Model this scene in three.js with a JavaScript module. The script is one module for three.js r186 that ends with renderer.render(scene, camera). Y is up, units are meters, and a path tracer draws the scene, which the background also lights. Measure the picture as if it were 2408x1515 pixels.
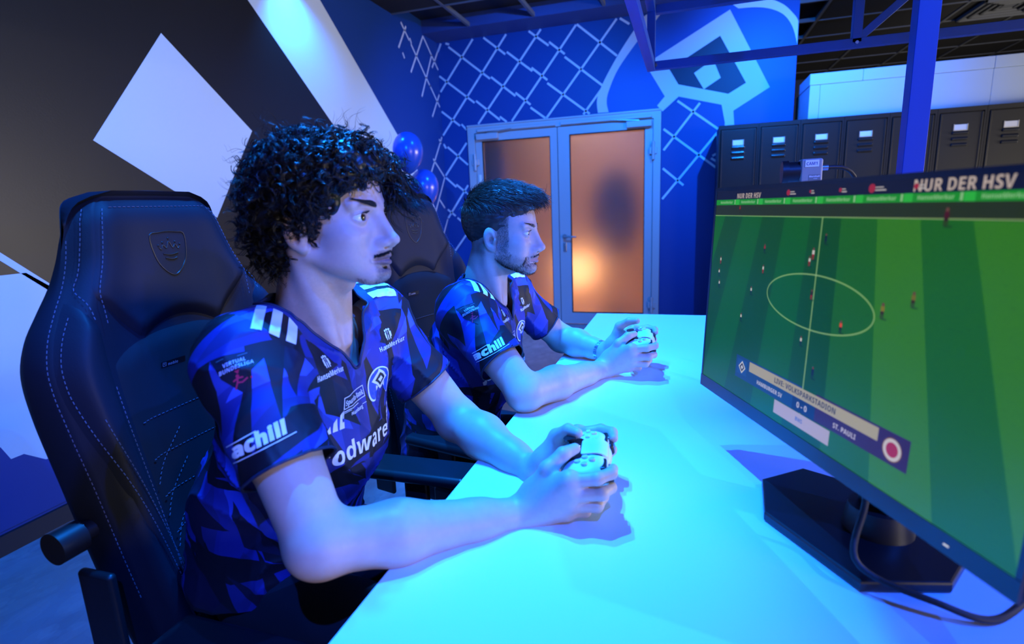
import * as THREE from 'three';
import { mergeGeometries, mergeVertices } from 'three/addons/utils/BufferGeometryUtils.js';
import { RoundedBoxGeometry } from 'three/addons/geometries/RoundedBoxGeometry.js';
import { DecalGeometry } from 'three/addons/geometries/DecalGeometry.js';
import { RectAreaLightUniformsLib } from 'three/addons/lights/RectAreaLightUniformsLib.js';
import { ImprovedNoise } from 'three/addons/math/ImprovedNoise.js';

// ---------------------------------------------------------------- camera, light, exposure
RectAreaLightUniformsLib.init();
const scene = new THREE.Scene();
scene.background = new THREE.Color(0x000000);
const V = (x, y, z) => new THREE.Vector3(x, y, z);
const camera = new THREE.PerspectiveCamera(60.852, 2408 / 1515, 0.05, 60);
{ // slight downward pitch and a small roll, taken from the vanishing points of the room
  const right = V(0.9528002, -0.0402767, -0.3009147), up = V(-0.0242997, 0.9778639, -0.207826), back = V(0.3026242, 0.2053287, 0.9307302);
  camera.quaternion.setFromRotationMatrix(new THREE.Matrix4().makeBasis(right, up, back));
  camera.position.set(0, 1.22, 0);
  camera.focus = 1.35; camera.userData.fStop = 3.4;
}
const renderer = new THREE.WebGLRenderer({ antialias: true });
renderer.toneMapping = THREE.LinearToneMapping;
renderer.toneMappingExposure = 1.0;
renderer.shadowMap.enabled = true;

const BLUE = new THREE.Color().setRGB(0.006, 0.2, 1.0);
const DEEP = new THREE.Color().setRGB(0.008, 0.1, 1.0);
const WARM = new THREE.Color().setRGB(1.0, 0.88, 0.74);
// each stage lamp: a can hung from the ceiling, its lens and its light: [position, aim, candela, cone, penumbra, colour]
const LAMPS = [
  [[-0.52, 2.64, -1.00], [-0.48, 0.74, -0.72], 31, 0.44, 0.5, BLUE],
  [[-0.66, 2.64, -1.28], [-0.48, 0.74, -1.15], 31, 0.44, 0.5, BLUE],
  [[-0.62, 2.64, -1.95], [-0.38, 0.74, -2.05], 58, 0.46, 0.5, BLUE],
  [[-2.30, 2.78, -3.15], [-2.46, 1.2, -3.55], 11, 0.9, 1.0, BLUE],
  [[0.60, 2.74, -3.7], [0.80, 1.85, -5.4], 40, 0.8, 0.9, BLUE],
  [[-0.75, 2.66, 0.25], [-2.4, 1.2, -1.9], 46, 0.75, 0.9, BLUE],
  [[1.5, 2.66, -0.3], [0.0, 0.8, -1.2], 26, 0.8, 0.9, DEEP],  // added blue fill from the right, no lamp known there
  [[-0.6, 2.70, -3.3], [-1.6, 1.4, -5.5], 32, 0.85, 0.9, BLUE],
  [[0.45, 2.66, 0.7], [-0.7, 0.95, -0.9], 24, 0.6, 0.9, DEEP],  // added blue fill for the sides turned to the camera
];
const ADDED_WINDOW_NITS = [29, 19];  // strength of the neutral fill from each added window
// ---------------------------------------------------------------- helpers
let seed = 12345;
const rnd = () => { seed = (seed * 1664525 + 1013904223) >>> 0; return seed / 4294967296; };
const rr = (a, b) => a + (b - a) * rnd();
const noise = new ImprovedNoise();
const nz = (x, y, z) => noise.noise(x, y, z);
const clamp = (x, a, b) => x < a ? a : x > b ? b : x;
const sst = (a, b, x) => { const t = clamp((x - a) / (b - a), 0, 1); return t * t * (3 - 2 * t); };
const lerp = (a, b, t) => a + (b - a) * t;
const lin = (r, g, b) => new THREE.Color().setRGB(r, g, b);
const names = {};
const numbered = (n) => { const k = names[n] = (names[n] ?? -1) + 1; return k ? n + '_' + String(k).padStart(3, '0') : n; };
const shade = (m) => { m.castShadow = true; m.receiveShadow = true; return m; };
function part(name, geo, mat, parent) {
  const g = Array.isArray(geo) ? merge(geo) : geo;
  const m = shade(new THREE.Mesh(g, mat)); m.name = name; parent.add(m); return m;
}
function thing(name, label, category, pos = [0, 0, 0], ry = 0, group) {
  const o = new THREE.Group(); o.name = numbered(name); scene.add(o);
  o.position.set(...pos); o.rotation.y = ry; o.userData = { label, category };
  if (group) o.userData.group = group;
  return o;
}
function struct(name, geo, mat, label) {
  let o;
  if (geo) { o = part(name, geo, mat, scene); } else { o = new THREE.Group(); o.name = name; scene.add(o); }
  o.userData = { kind: 'structure' }; if (label) o.userData.label = label;
  return o;
}
function clean(g) {
  g = g.index ? g.toNonIndexed() : g;
  for (const k of Object.keys(g.attributes)) if (!['position', 'normal', 'uv'].includes(k)) g.deleteAttribute(k);
  if (!g.attributes.uv) g.setAttribute('uv', new THREE.BufferAttribute(new Float32Array(g.attributes.position.count * 2), 2));
  if (!g.attributes.normal) g.computeVertexNormals();
  return g;
}
const merge = (list) => list.length === 1 ? list[0] : mergeGeometries(list.map(clean));
const box = (w, h, d, x = 0, y = 0, z = 0) => new THREE.BoxGeometry(w, h, d).translate(x, y, z);
const span = (x0, x1, y0, y1, z0, z1) => box(x1 - x0, y1 - y0, z1 - z0, (x0 + x1) / 2, (y0 + y1) / 2, (z0 + z1) / 2);
const rbox = (w, h, d, r = 0.004, x = 0, y = 0, z = 0, s = 2) => new RoundedBoxGeometry(w, h, d, s, Math.min(r, w / 2.01, h / 2.01, d / 2.01)).translate(x, y, z);
const rspan = (x0, x1, y0, y1, z0, z1, r = 0.004) => rbox(x1 - x0, y1 - y0, z1 - z0, r, (x0 + x1) / 2, (y0 + y1) / 2, (z0 + z1) / 2);
function rod(a, b, r, r2 = r, n = 12) { // cylinder from a to b
  const A = V(...a), B = V(...b), d = B.clone().sub(A), g = new THREE.CylinderGeometry(r2, r, d.length(), n);
  g.applyQuaternion(new THREE.Quaternion().setFromUnitVectors(V(0, 1, 0), d.clone().normalize()));
  return g.translate((A.x + B.x) / 2, (A.y + B.y) / 2, (A.z + B.z) / 2);
}
function beam(a, b, w, h, up = [0, 1, 0]) { // square tube from a to b
  const A = V(...a), B = V(...b), d = B.clone().sub(A), L = d.length(); d.normalize();
  const s = new THREE.Vector3().crossVectors(V(...up), d).normalize(), u = new THREE.Vector3().crossVectors(d, s);
  return new RoundedBoxGeometry(w, h, L, 1, 0.002).applyMatrix4(new THREE.Matrix4().makeBasis(s, u, d)).translate((A.x + B.x) / 2, (A.y + B.y) / 2, (A.z + B.z) / 2);
}
const tube = (pts, r, seg = 24, n = 6, closed = false) => new THREE.TubeGeometry(new THREE.CatmullRomCurve3(pts.map((p) => Array.isArray(p) ? V(...p) : p), closed), seg, r, n, closed);
function poly(points, depth, bevel = 0) { // flat outline pushed out along +z
  const s = new THREE.Shape(points.map((p) => new THREE.Vector2(...p)));
  return new THREE.ExtrudeGeometry(s, { depth, bevelEnabled: bevel > 0, bevelSize: bevel, bevelThickness: bevel, bevelSegments: 2, steps: 1, curveSegments: 16 });
}
function canvasTex(w, h, draw, srgb = true) {
  const c = document.createElement('canvas'); c.width = w; c.height = h;
  const x = c.getContext('2d'); draw(x, w, h);
  const t = new THREE.CanvasTexture(c); if (srgb) t.colorSpace = THREE.SRGBColorSpace;
  t.magFilter = THREE.LinearFilter; t.wrapS = t.wrapT = THREE.RepeatWrapping; return t;
}
function dataTex(n, fn, srgb = false) { // square tiling texture from fn(u,v) -> [r,g,b] 0..255
  const d = new Uint8Array(n * n * 4);
  for (let j = 0; j < n; j++) for (let i = 0; i < n; i++) { const c = fn(i / n, j / n), k = 4 * (j * n + i); d[k] = c[0]; d[k + 1] = c[1]; d[k + 2] = c[2]; d[k + 3] = 255; }
  const t = new THREE.DataTexture(d, n, n); t.magFilter = THREE.LinearFilter; t.minFilter = THREE.LinearMipmapLinearFilter; t.generateMipmaps = true;
  t.wrapS = t.wrapT = THREE.RepeatWrapping; if (srgb) t.colorSpace = THREE.SRGBColorSpace; t.needsUpdate = true; return t;
}
// tiling noise on a torus-like blend
const tileN = (u, v, f, s) => {
  const a = nz(u * f, v * f, s), b = nz((u - 1) * f, v * f, s), c = nz(u * f, (v - 1) * f, s), d = nz((u - 1) * f, (v - 1) * f, s);
  return lerp(lerp(a, b, u), lerp(c, d, u), v);
};
const grain = dataTex(256, (u, v) => { const k = 128 + 60 * tileN(u, v, 40, 3) + 50 * tileN(u, v, 90, 7); return [k, k, k]; });
const leatherBump = dataTex(256, (u, v) => { const k = 128 + 70 * Math.abs(tileN(u, v, 30, 1)) + 60 * tileN(u, v, 64, 9); return [k, k, k]; });
const std = (color, roughness = 0.6, metalness = 0, more = {}) => new THREE.MeshStandardMaterial({ color, roughness, metalness, ...more });
const tiled = (t, r) => { const c = t.clone(); c.repeat.set(r, r); c.needsUpdate = true; return c; };
const M = {
  bluePaint: std(lin(0.003, 0.045, 0.24), 0.55), blackFilm: std(lin(0.012, 0.011, 0.010), 0.4, 0, { bumpMap: tiled(grain, 3), bumpScale: 0.0003 }),
  whiteFilm: std(lin(0.68, 0.76, 0.78), 0.5), navyFilm: std(lin(0.006, 0.012, 0.05), 0.55), lineFilm: std(lin(0.62, 0.64, 0.7), 0.55),
  skyFilm: std(lin(0.05, 0.2, 0.75), 0.5), base: std(lin(0.02, 0.02, 0.024), 0.5),
  tile: std(lin(0.008, 0.008, 0.009), 0.9), tbar: std(lin(0.12, 0.13, 0.15), 0.5), soffit: std(lin(0.03, 0.06, 0.22), 0.6),
  alu: std(lin(0.46, 0.47, 0.50), 0.42, 0.1), steel: std(lin(0.6, 0.6, 0.62), 0.28, 0.9), darkGap: std(lin(0.01, 0.01, 0.012), 0.7),
  locker: std(lin(0.009, 0.010, 0.013), 0.42), paper: std(lin(0.8, 0.8, 0.78), 0.7), cabinet: std(lin(0.50, 0.60, 0.74), 0.5),
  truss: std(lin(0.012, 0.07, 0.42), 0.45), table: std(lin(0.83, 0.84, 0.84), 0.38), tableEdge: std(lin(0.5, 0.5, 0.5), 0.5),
  blackPlastic: std(lin(0.012, 0.012, 0.014), 0.42), greyPlastic: std(lin(0.10, 0.10, 0.11), 0.5), rubber: std(lin(0.01, 0.01, 0.01), 0.6),
  grey: std(lin(0.25, 0.25, 0.26), 0.7), plaster: std(lin(0.22, 0.22, 0.24), 0.8),
};
// ---------------------------------------------------------------- room shell
const XL = -2.46, ZB = -5.5, CEIL = 2.87;
{
  const floorTex = canvasTex(1024, 1024, (c, w, h) => {
    c.fillStyle = '#8f959c'; c.fillRect(0, 0, w, h);
    for (let i = 0; i < 5200; i++) { const k = 105 + rnd() * 90, s = rr(2, 15); c.fillStyle = `rgba(${k},${k + 4},${k + 8},0.16)`; c.beginPath(); c.ellipse(rnd() * w, rnd() * h, s * rr(0.5, 2.2), s, rnd() * 3, 0, 7); c.fill(); }
  });
  floorTex.repeat.set(4, 4);
  struct('floor', span(-2.66, 5.2, -0.2, 0, -9.7, 3.7), std(0xffffff, 0.5, 0, { map: floorTex }), 'mottled grey concrete-look floor');
  // walls have thickness and close the room
  const wl = struct('wall_left', span(-2.66, XL, 0, 3.1, -9.7, 3.7), M.bluePaint, 'left wall with black, white and blue diamond graphics');
  const wb = struct('wall_back', null, null, 'blue back wall with white net lines, logo and double door');
  // back wall leaves an opening for the double door: x -2.13..-0.25, y 0..2.04
  const DX0 = -2.175, DX1 = -0.262, DY = 2.045;
  part('wall_panel', span(XL, DX0, 0, 3.1, ZB - 0.12, ZB), M.bluePaint, wb);
  part('wall_panel', span(DX1, 0.835, 0, 3.1, ZB - 0.12, ZB), M.bluePaint, wb);
  part('wall_panel', span(DX0, DX1, DY, 3.1, ZB - 0.12, ZB), M.bluePaint, wb);
  struct('wall_right', null);
  const wr = scene.getObjectByName('wall_right');
  // openings in the right wall for the two added windows
  const WY0 = 0.6, WY1 = 1.4, WZ = [[-5.6, -3.2], [0.9, 3.1]], zs = [-9.7, -5.6, -3.2, 0.9, 3.1, 3.7];
  for (const i of [0, 2, 4]) part('wall_panel', span(5, 5.2, 0, 3.1, zs[i], zs[i + 1]), M.plaster, wr);
  for (const [a, b] of WZ) { part('wall_panel', span(5, 5.2, 0, WY0, a, b), M.plaster, wr); part('wall_panel', span(5, 5.2, WY1, 3.1, a, b), M.plaster, wr); }
  struct('wall_front', span(-2.66, 5.2, 0, 3.1, 3.5, 3.7), M.plaster, 'grey wall behind the photographer');
  struct('wall_far', span(0.7, 5.2, 0, 3.1, -9.7, -9.5), M.base, 'dark wall at the far end of the locker area');
  struct('wall_side', span(0.715, 0.835, 0, 3.1, -9.5, ZB - 0.12), M.base, 'dark side wall behind the logo wall');
  // added windows, out of view, that supply the neutral side light
  WZ.forEach(([a, b], i) => {
    const w1 = struct('added_window_' + (i + 1), null, null, 'added unseen window in the right wall, supplying neutral fill light');
    part('pane', span(5.08, 5.1, WY0, WY1, a, b), new THREE.MeshStandardMaterial({ color: 0x000000, emissive: WARM, emissiveIntensity: 1.2, roughness: 0.4 }), w1);
    for (const z of [a + 0.03, (a + b) / 2, b - 0.03]) part('added_window_frame', span(5.02, 5.08, WY0, WY1, z - 0.03, z + 0.03), M.whiteFilm, w1);
    for (const y of [WY0 + 0.03, WY1 - 0.03]) part('added_window_frame', span(5.02, 5.08, y - 0.03, y + 0.03, a, b), M.whiteFilm, w1);
    const sideFill = new THREE.RectAreaLight(WARM, ADDED_WINDOW_NITS[i], b - a, WY1 - WY0);
    sideFill.position.set(4.99, (WY0 + WY1) / 2, (a + b) / 2); sideFill.lookAt(-3, (WY0 + WY1) / 2, (a + b) / 2); sideFill.name = 'side_fill'; w1.add(sideFill);
  });

  // ceiling: black tiles in a T-bar grid, a painted border along the back wall
  const cl = struct('ceiling', null, null, 'black tile ceiling in a grid of metal bars');
  part('ceiling_slab', span(-2.66, 5.2, 2.98, 3.1, -9.7, 3.7), M.darkGap, cl);
  const G = 0.6225, X0 = -1.98, Z0 = -4.592, tileG = box(G - 0.022, 0.018, G - 0.022), inBack = (x, z) => z < ZB + 0.3 && x < 0.84;
  for (let i = -1; i <= 11; i++) for (let j = -8; j <= 13; j++) {
    const x = X0 + G * (i + 0.5), z = Z0 + G * (j + 0.5);
    if (x > 5 || z > 3.5 || z < -9.4 || inBack(x, z - 0.3)) continue;
    if (Math.abs(x - 2.79) < 0.1 && Math.abs(z + 6.77) < 0.2) continue;
    part('ceiling_tile', tileG, M.tile, cl).position.set(x, CEIL + 0.012, z);
  }
  for (let i = 0; i <= 11; i++) { const x = X0 + G * i; part('ceiling_bar', span(x - 0.012, x + 0.012, CEIL - 0.004, CEIL + 0.03, x < 0.84 ? -5.16 : -9.5, 3.5), M.tbar, cl); }
  for (let j = -8; j <= 13; j++) { const z = Z0 + G * j; part('ceiling_bar', span(z < -5.2 ? 0.835 : XL, 5, CEIL - 0.0035, CEIL + 0.029, z - 0.012, z + 0.012), M.tbar, cl); }
  part('ceiling_border', span(XL, 0.835, CEIL - 0.006, 2.98, ZB, -5.16), M.soffit, cl);
  // ceiling air vent over the lockers
  const av = thing('ceiling_vent', 'square grey air vent set into the black ceiling above the lockers', 'vent', [2.79, CEIL, -6.77]);
  for (let k = 0; k < 4; k++) { const s = 0.3 - k * 0.07, y = -0.012 + k * 0.006; for (let q = 0; q < 4; q++) part('vent_louvre', rbox(2 * s, 0.03, 0.028, 0.003, 0, y, s - 0.014).rotateY(q * Math.PI / 2), M.tbar, av); }
  part('vent_plate', rbox(0.1, 0.02, 0.1, 0.003, 0, 0.004, 0), M.tbar, av);

  // skirting of the left wall
  struct('baseboard_left', span(XL, XL + 0.016, 0, 0.078, -5.5, 3.5), M.base, 'black skirting board');
  struct('baseboard_back', [span(XL, DX0, 0, 0.078, ZB, ZB + 0.016), span(DX1, 0.835, 0, 0.078, ZB, ZB + 0.016)], M.base, 'black skirting board');

  // --- film graphics on the left wall: drawn in (z, y), laid flat on x = XL
  const onLeft = (name, pts, mat, lift, label) => { // -z runs to the right for the viewer
    const m = part(name, poly(pts.map(([z, y]) => [-z, y]), 0.0012), mat, wl); m.rotation.y = Math.PI / 2; m.position.x = XL + lift; if (label) m.userData.label = label; return m;
  };
  const B = (t) => [-2.876 + (-3.496 + 2.876) * t, 2.451 + (1.929 - 2.451) * t], slope = (1.929 - 2.451) / (-3.496 + 2.876);
  const edgeA = (z) => 2.451 + slope * (z + 2.876), slopeB = (1.865 - 2.668) / (-4.545 + 3.581), edgeB = (z) => 2.668 + slopeB * (z + 3.581);
  // black field bounded by the white band
  const zTopA = -2.876 + (CEIL - 2.451) / slope, zTopB = -3.581 + (CEIL - 2.668) / slopeB;
  onLeft('black_field', [[1.2, 0.09], [1.2, CEIL], [zTopA, CEIL], [-4.6, edgeA(-4.6)], [-3.5, 0.09]], M.blackFilm, 0.0002, 'black wall film');
  onLeft('white_band', [[zTopA, CEIL], [zTopB, CEIL], [-5.2, edgeB(-5.2)], [-4.75, 0.95], [-4.6, edgeA(-4.6)]], M.whiteFilm, 0.0005, 'white diagonal band');
  onLeft('white_diamond', [[-2.252, 2.112], [-1.822, 1.574], [-2.425, 1.227], [-2.773, 1.718]], M.whiteFilm, 0.0016, 'white diamond');
  // white shape low at the left with a jagged foot, and the thin white line over it
  const lowLine = (z) => 1.124 + (1.007 - 1.124) / (-1.513 + 1.391) * (z + 1.391);
  onLeft('white_line', [[-0.9, lowLine(-0.9) + 0.006], [-0.9, lowLine(-0.9) - 0.03], [-1.75, lowLine(-1.75) - 0.03], [-1.75, lowLine(-1.75) + 0.006]], M.whiteFilm, 0.0016, 'thin white line');
  onLeft('white_patch', [[-0.6, 1.045], [-1.46, 1.045], [-1.53, 0.985], [-2.2, 0.42], [-1.9, 0.33], [-1.75, 0.2], [-1.6, 0.26], [-1.384, 0.296], [-1.316, 0.351], [-1.272, 0.35], [-1.249, 0.409], [-0.6, 0.5]], M.whiteFilm, 0.0016, 'white shape with a jagged foot');
  onLeft('blue_patch', [[-0.6, 0.5], [-1.249, 0.409], [-1.272, 0.35], [-1.316, 0.351], [-1.384, 0.296], [-1.6, 0.26], [-1.75, 0.2], [-1.9, 0.33], [-2.6, 0.09], [-0.6, 0.09]], M.bluePaint, 0.0018, 'blue foot of the graphic');
  // film seams
  for (const z of [-1.98, -3.28]) part('film_seam', span(XL, XL + 0.0016, 0.09, CEIL, z - 0.0012, z + 0.0012), M.blackFilm, wl);
  // white net lines of the left wall (z, y)
  const netL = (a, b) => { const d = Math.hypot(b[0] - a[0], b[1] - a[1]), nx = -(b[1] - a[1]) / d * 0.0095, ny = (b[0] - a[0]) / d * 0.0095; onLeft('net_line', [[a[0] + nx, a[1] + ny], [b[0] + nx, b[1] + ny], [b[0] - nx, b[1] - ny], [a[0] - nx, a[1] - ny]], M.lineFilm, 0.0008); };
  for (const [a, b, c, d] of [[-4.748, 2.851, -4.886, 2.737], [-4.84, 2.841, -4.672, 2.625], [-4.915, 2.712, -5.273, 2.407], [-5.178, 2.847, -4.874, 2.464], [-5.178, 2.847, -5.481, 2.607], [-5.353, 2.725, -5.068, 2.287], [-5.256, 2.424, -5.465, 2.25], [-5.495, 2.78, -5.34, 2.6], [-5.47, 2.37, -5.273, 2.131], [-4.9, 2.76, -4.925, 2.72], [-4.74, 2.6, -4.77, 2.56],
    [-5.47, 1.957, -5.151, 1.577], [-5.224, 1.722, -5.463, 1.561], [-5.48, 1.554, -5.168, 1.162], [-5.316, 1.321, -5.43, 1.238], [-5.395, 1.927, -5.442, 1.889], [-5.49, 1.12, -5.3, 0.9]]) netL([a, b], [c, d]);

  // --- graphics on the back wall in (x, y)
  const onBack = (name, pts, mat, lift, label) => { const m = part(name, poly(pts, 0.0012), mat, wb); m.position.z = ZB + lift; if (label) m.userData.label = label; return m; };
  const netB = (a, b) => { const d = Math.hypot(b[0] - a[0], b[1] - a[1]), nx = -(b[1] - a[1]) / d * 0.0095, ny = (b[0] - a[0]) / d * 0.0095; onBack('net_line', [[a[0] - nx, a[1] - ny], [b[0] - nx, b[1] - ny], [b[0] + nx, b[1] + ny], [a[0] + nx, a[1] + ny]], M.lineFilm, 0.0002); };
  for (const [a, b, c, d] of [[-2.419, 2.855, -2.458, 2.78], [-2.074, 2.855, -2.455, 2.4], [-1.728, 2.856, -2.457, 1.975], [-1.381, 2.857, -2.061, 2.057], [-1.043, 2.852, -1.703, 2.056], [-0.669, 2.855, -1.349, 2.054], [-0.81, 2.269, -0.985, 2.057],
    [-2.368, 2.85, -2.33, 2.836], [-2.339, 2.814, -1.913, 2.472], [-1.962, 2.854, -1.744, 2.678], [-1.728, 2.697, -1.477, 2.497], [-1.501, 2.855, -1.309, 2.705], [-1.304, 2.736, -1.155, 2.613], [-1.156, 2.588, -0.803, 2.3], [-1.483, 2.527, -1.33, 2.401], [-1.036, 2.855, -0.667, 2.542], [-0.641, 2.855, -0.556, 2.796], [-1.331, 2.373, -0.925, 2.058],
    [-1.902, 2.487, -1.656, 2.287], [-1.654, 2.316, -1.505, 2.193], [-1.506, 2.166, -1.359, 2.055], [-2.457, 2.552, -2.089, 2.263], [-2.072, 2.279, -1.828, 2.077], [-1.827, 2.108, -1.757, 2.054], [-2.457, 2.211, -2.261, 2.056], [-2.244, 2.069, -2.191, 2.011], [-2.457, 1.89, -2.432, 1.844], [-2.414, 1.857, -2.196, 1.665], [-2.199, 1.883, -2.457, 1.57], [-2.455, 1.55, -2.342, 1.448], [-2.341, 1.474, -2.207, 1.363], [-2.209, 1.46, -2.457, 1.13], [-2.457, 1.22, -2.37, 1.15], [-2.35, 1.13, -2.2, 1.0], [-2.2, 1.02, -2.45, 0.72],
    [-0.124, 2.1, 0.233, 1.828], [0.07, 2.065, -0.239, 1.678], [-0.242, 1.866, 0.226, 1.494], [0.234, 1.81, -0.245, 1.235], [-0.243, 1.515, -0.056, 1.353], [0.179, 1.58, 0.235, 1.545], [0.19, 1.6, 0.25, 1.63]]) netB([a, b], [c, d]);
  // logo: outer ring (a rounded pad outline) and a diamond inside a diamond
  const ringOut = [[-0.846, 2.058], [-0.852, 2.182], [-0.796, 2.319], [-0.674, 2.521], [-0.56, 2.68], [-0.47, 2.79], [-0.4, 2.855], [-0.27, 2.855]];
  const ringIn = [[-0.32, 2.8], [-0.42, 2.71], [-0.533, 2.584], [-0.661, 2.419], [-0.742, 2.249], [-0.763, 2.148], [-0.745, 2.056]];
  const smooth = (pts, n = 40) => new THREE.SplineCurve(pts.map((p) => new THREE.Vector2(...p))).getPoints(n).map((p) => [p.x, p.y]);
  onBack('logo_ring', [...smooth(ringOut), ...smooth(ringIn)], M.lineFilm, 0.0018, 'white outline of the logo pad');
  onBack('logo_ring', [...smooth([[0.29, 2.855], [0.55, 2.85], [0.7, 2.79], [0.8, 2.69], [0.83, 2.64]]), ...smooth([[0.833, 2.46], [0.789, 2.6], [0.72, 2.7], [0.62, 2.76], [0.5, 2.79], [0.36, 2.8]])], M.lineFilm, 0.0018, 'white outline of the logo pad');
  onBack('logo_field', [...smooth([...ringIn].reverse()), [-0.27, 2.85], [0.36, 2.83], ...smooth([[0.36, 2.8], [0.62, 2.76], [0.72, 2.7], [0.789, 2.6], [0.833, 2.46]], 20), [0.833, 1.6], [0.3, 1.6], [0.285, 1.9], [0.252, 2.033], [-0.115, 2.136], [-0.25, 2.03]], std(lin(0.012, 0.075, 0.42), 0.5), 0.0005, 'blue field of the logo');
  onBack('logo_diamond', [[0.293, 2.8], [-0.41, 2.44], [-0.236, 2.149], [-0.302, 2.075], [-0.255, 2.02], [-0.115, 2.136], [0.252, 2.033], [0.285, 1.88], [0.285, 1.6], [0.39, 1.6], [0.352, 1.974], [0.638, 2.142]], M.lineFilm, 0.0024, 'white diamond frame of the logo');
  onBack('logo_diamond', [[0.221, 2.602], [-0.2, 2.375], [-0.119, 2.239], [0.305, 2.119], [0.446, 2.196]], M.navyFilm, 0.003, 'dark diamond of the logo');
  onBack('logo_diamond', [[0.17, 2.415], [0.013, 2.321], [0.099, 2.177], [0.237, 2.259]], M.lineFilm, 0.0038, 'small white diamond of the logo');

  // --- double door with frosted panes
  const dr = struct('door_1', null, null, 'grey metal double door with frosted glass panes');
  const zf = ZB + 0.03, zb = ZB - 0.1;
  part('door_frame', [span(DX0 + 0.002, -2.1, 0, 2.04, zb, zf), span(-0.33, DX1 - 0.002, 0, 2.04, zb, zf), span(-2.1, -0.33, 1.965, 2.04, zb, zf), span(DX0 + 0.002, DX1 - 0.002, 2.03, 2.0445, ZB, zf + 0.012)], M.alu, dr);
  const glassM = new THREE.MeshPhysicalMaterial({ color: lin(0.93, 0.9, 0.87), transmission: 1, thickness: 0.01, roughness: 0.5, ior: 1.45 });
  const leaf = (x0, x1, g0, g1) => {
    const zl = ZB + 0.012, z2 = ZB - 0.05, top = 1.962, gt = 1.885, gb = 0.125;
    const l = part('door_leaf', [span(x0, g0, 0.01, top, z2, zl), span(g1, x1, 0.01, top, z2, zl), span(g0, g1, gt, top, z2, zl), span(g0, g1, 0.01, gb, z2, zl)], M.alu, dr);
    part('glass_pane', span(g0, g1, gb, gt, ZB - 0.024, ZB - 0.014), glassM, l);
    const s = 0.008;
    part('glazing_bead', [span(g0, g0 + s, gb, gt, ZB - 0.012, ZB + 0.006), span(g1 - s, g1, gb, gt, ZB - 0.012, ZB + 0.006), span(g0 + s, g1 - s, gt - s, gt, ZB - 0.012, ZB + 0.006), span(g0 + s, g1 - s, gb, gb + s, ZB - 0.012, ZB + 0.006)], M.darkGap, l);
    return l;
  };
  const leafL = leaf(-2.096, -1.245, -2.03, -1.315), leafR = leaf(-1.238, -0.334, -1.125, -0.408);
  part('seal', span(-1.2455, -1.2375, 0.01, 1.962, ZB - 0.05, ZB + 0.002), M.darkGap, dr);
  // door closers with slide rails
  for (const [x0, x1, r0, r1] of [[-2.07, -1.84, -2.06, -1.25], [-0.575, -0.345, -1.2, -0.345]]) {
    const c = part('door_closer', rspan(x0, x1, 1.895, 1.953, ZB + 0.012, ZB + 0.07, 0.006), M.alu, dr);
    part('closer_rail', rspan(r0, r1, 1.972, 1.998, zf, zf + 0.026, 0.004), M.alu, c);
    part('closer_arm', rod([(x0 + x1) / 2, 1.955, ZB + 0.05], [(x0 + x1) / 2 + (x0 < -1 ? 0.26 : -0.26), 1.98, ZB + 0.05], 0.008), M.steel, c);
  }
  for (const x of [-2.1, -0.33]) for (const y of [0.22, 1.68]) part('hinge', [rod([x, y - 0.08, zf + 0.016], [x, y + 0.08, zf + 0.016], 0.0135), rspan(x - 0.035, x + 0.035, y - 0.03, y + 0.03, zf - 0.03, zf + 0.014), rod([x, y - 0.012, zf + 0.016], [x, y + 0.012, zf + 0.016], 0.016)], M.alu, dr);
  part('handle', [rod([-1.185, 0.905, ZB + 0.012], [-1.185, 0.905, ZB + 0.02], 0.026, 0.026, 20), rod([-1.185, 0.905, ZB + 0.01], [-1.185, 0.905, ZB + 0.062], 0.01), tube([[-1.185, 0.905, ZB + 0.06], [-1.16, 0.905, ZB + 0.066], [-1.06, 0.903, ZB + 0.066]], 0.0095, 16, 8)], M.steel, dr);
  part('lock_plate', [rbox(0.036, 0.09, 0.012, 0.014, -1.185, 0.8, ZB + 0.018, 4), rod([-1.185, 0.815, ZB + 0.02], [-1.185, 0.815, ZB + 0.03], 0.01)], M.steel, dr);
  part('contact_plate', rbox(0.028, 0.075, 0.012, 0.006, -2.063, 1.52, ZB + 0.018), M.whiteFilm, dr);

  // corridor behind the door, lit warm
  const warmWall = std(lin(0.62, 0.42, 0.28), 0.9);
  struct('floor_corridor', span(XL, 0.5, 0.001, 0.012, -7.6, ZB - 0.12), std(lin(0.75, 0.45, 0.24), 0.35), 'corridor floor coloured orange for the low warm glow');  // orange glow low in the panes is put into this floor colour
  const cr = struct('wall_corridor', [span(XL - 0.1, XL, 0, 2.7, -7.6, ZB - 0.12), span(0.5, 0.6, 0, 2.7, -7.6, ZB - 0.12), span(XL - 0.1, 0.6, 0, 2.7, -7.7, -7.6), span(XL - 0.1, 0.6, 2.7, 2.8, -7.7, ZB - 0.12)], warmWall, 'warm lit corridor walls behind the frosted door');
}
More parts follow.
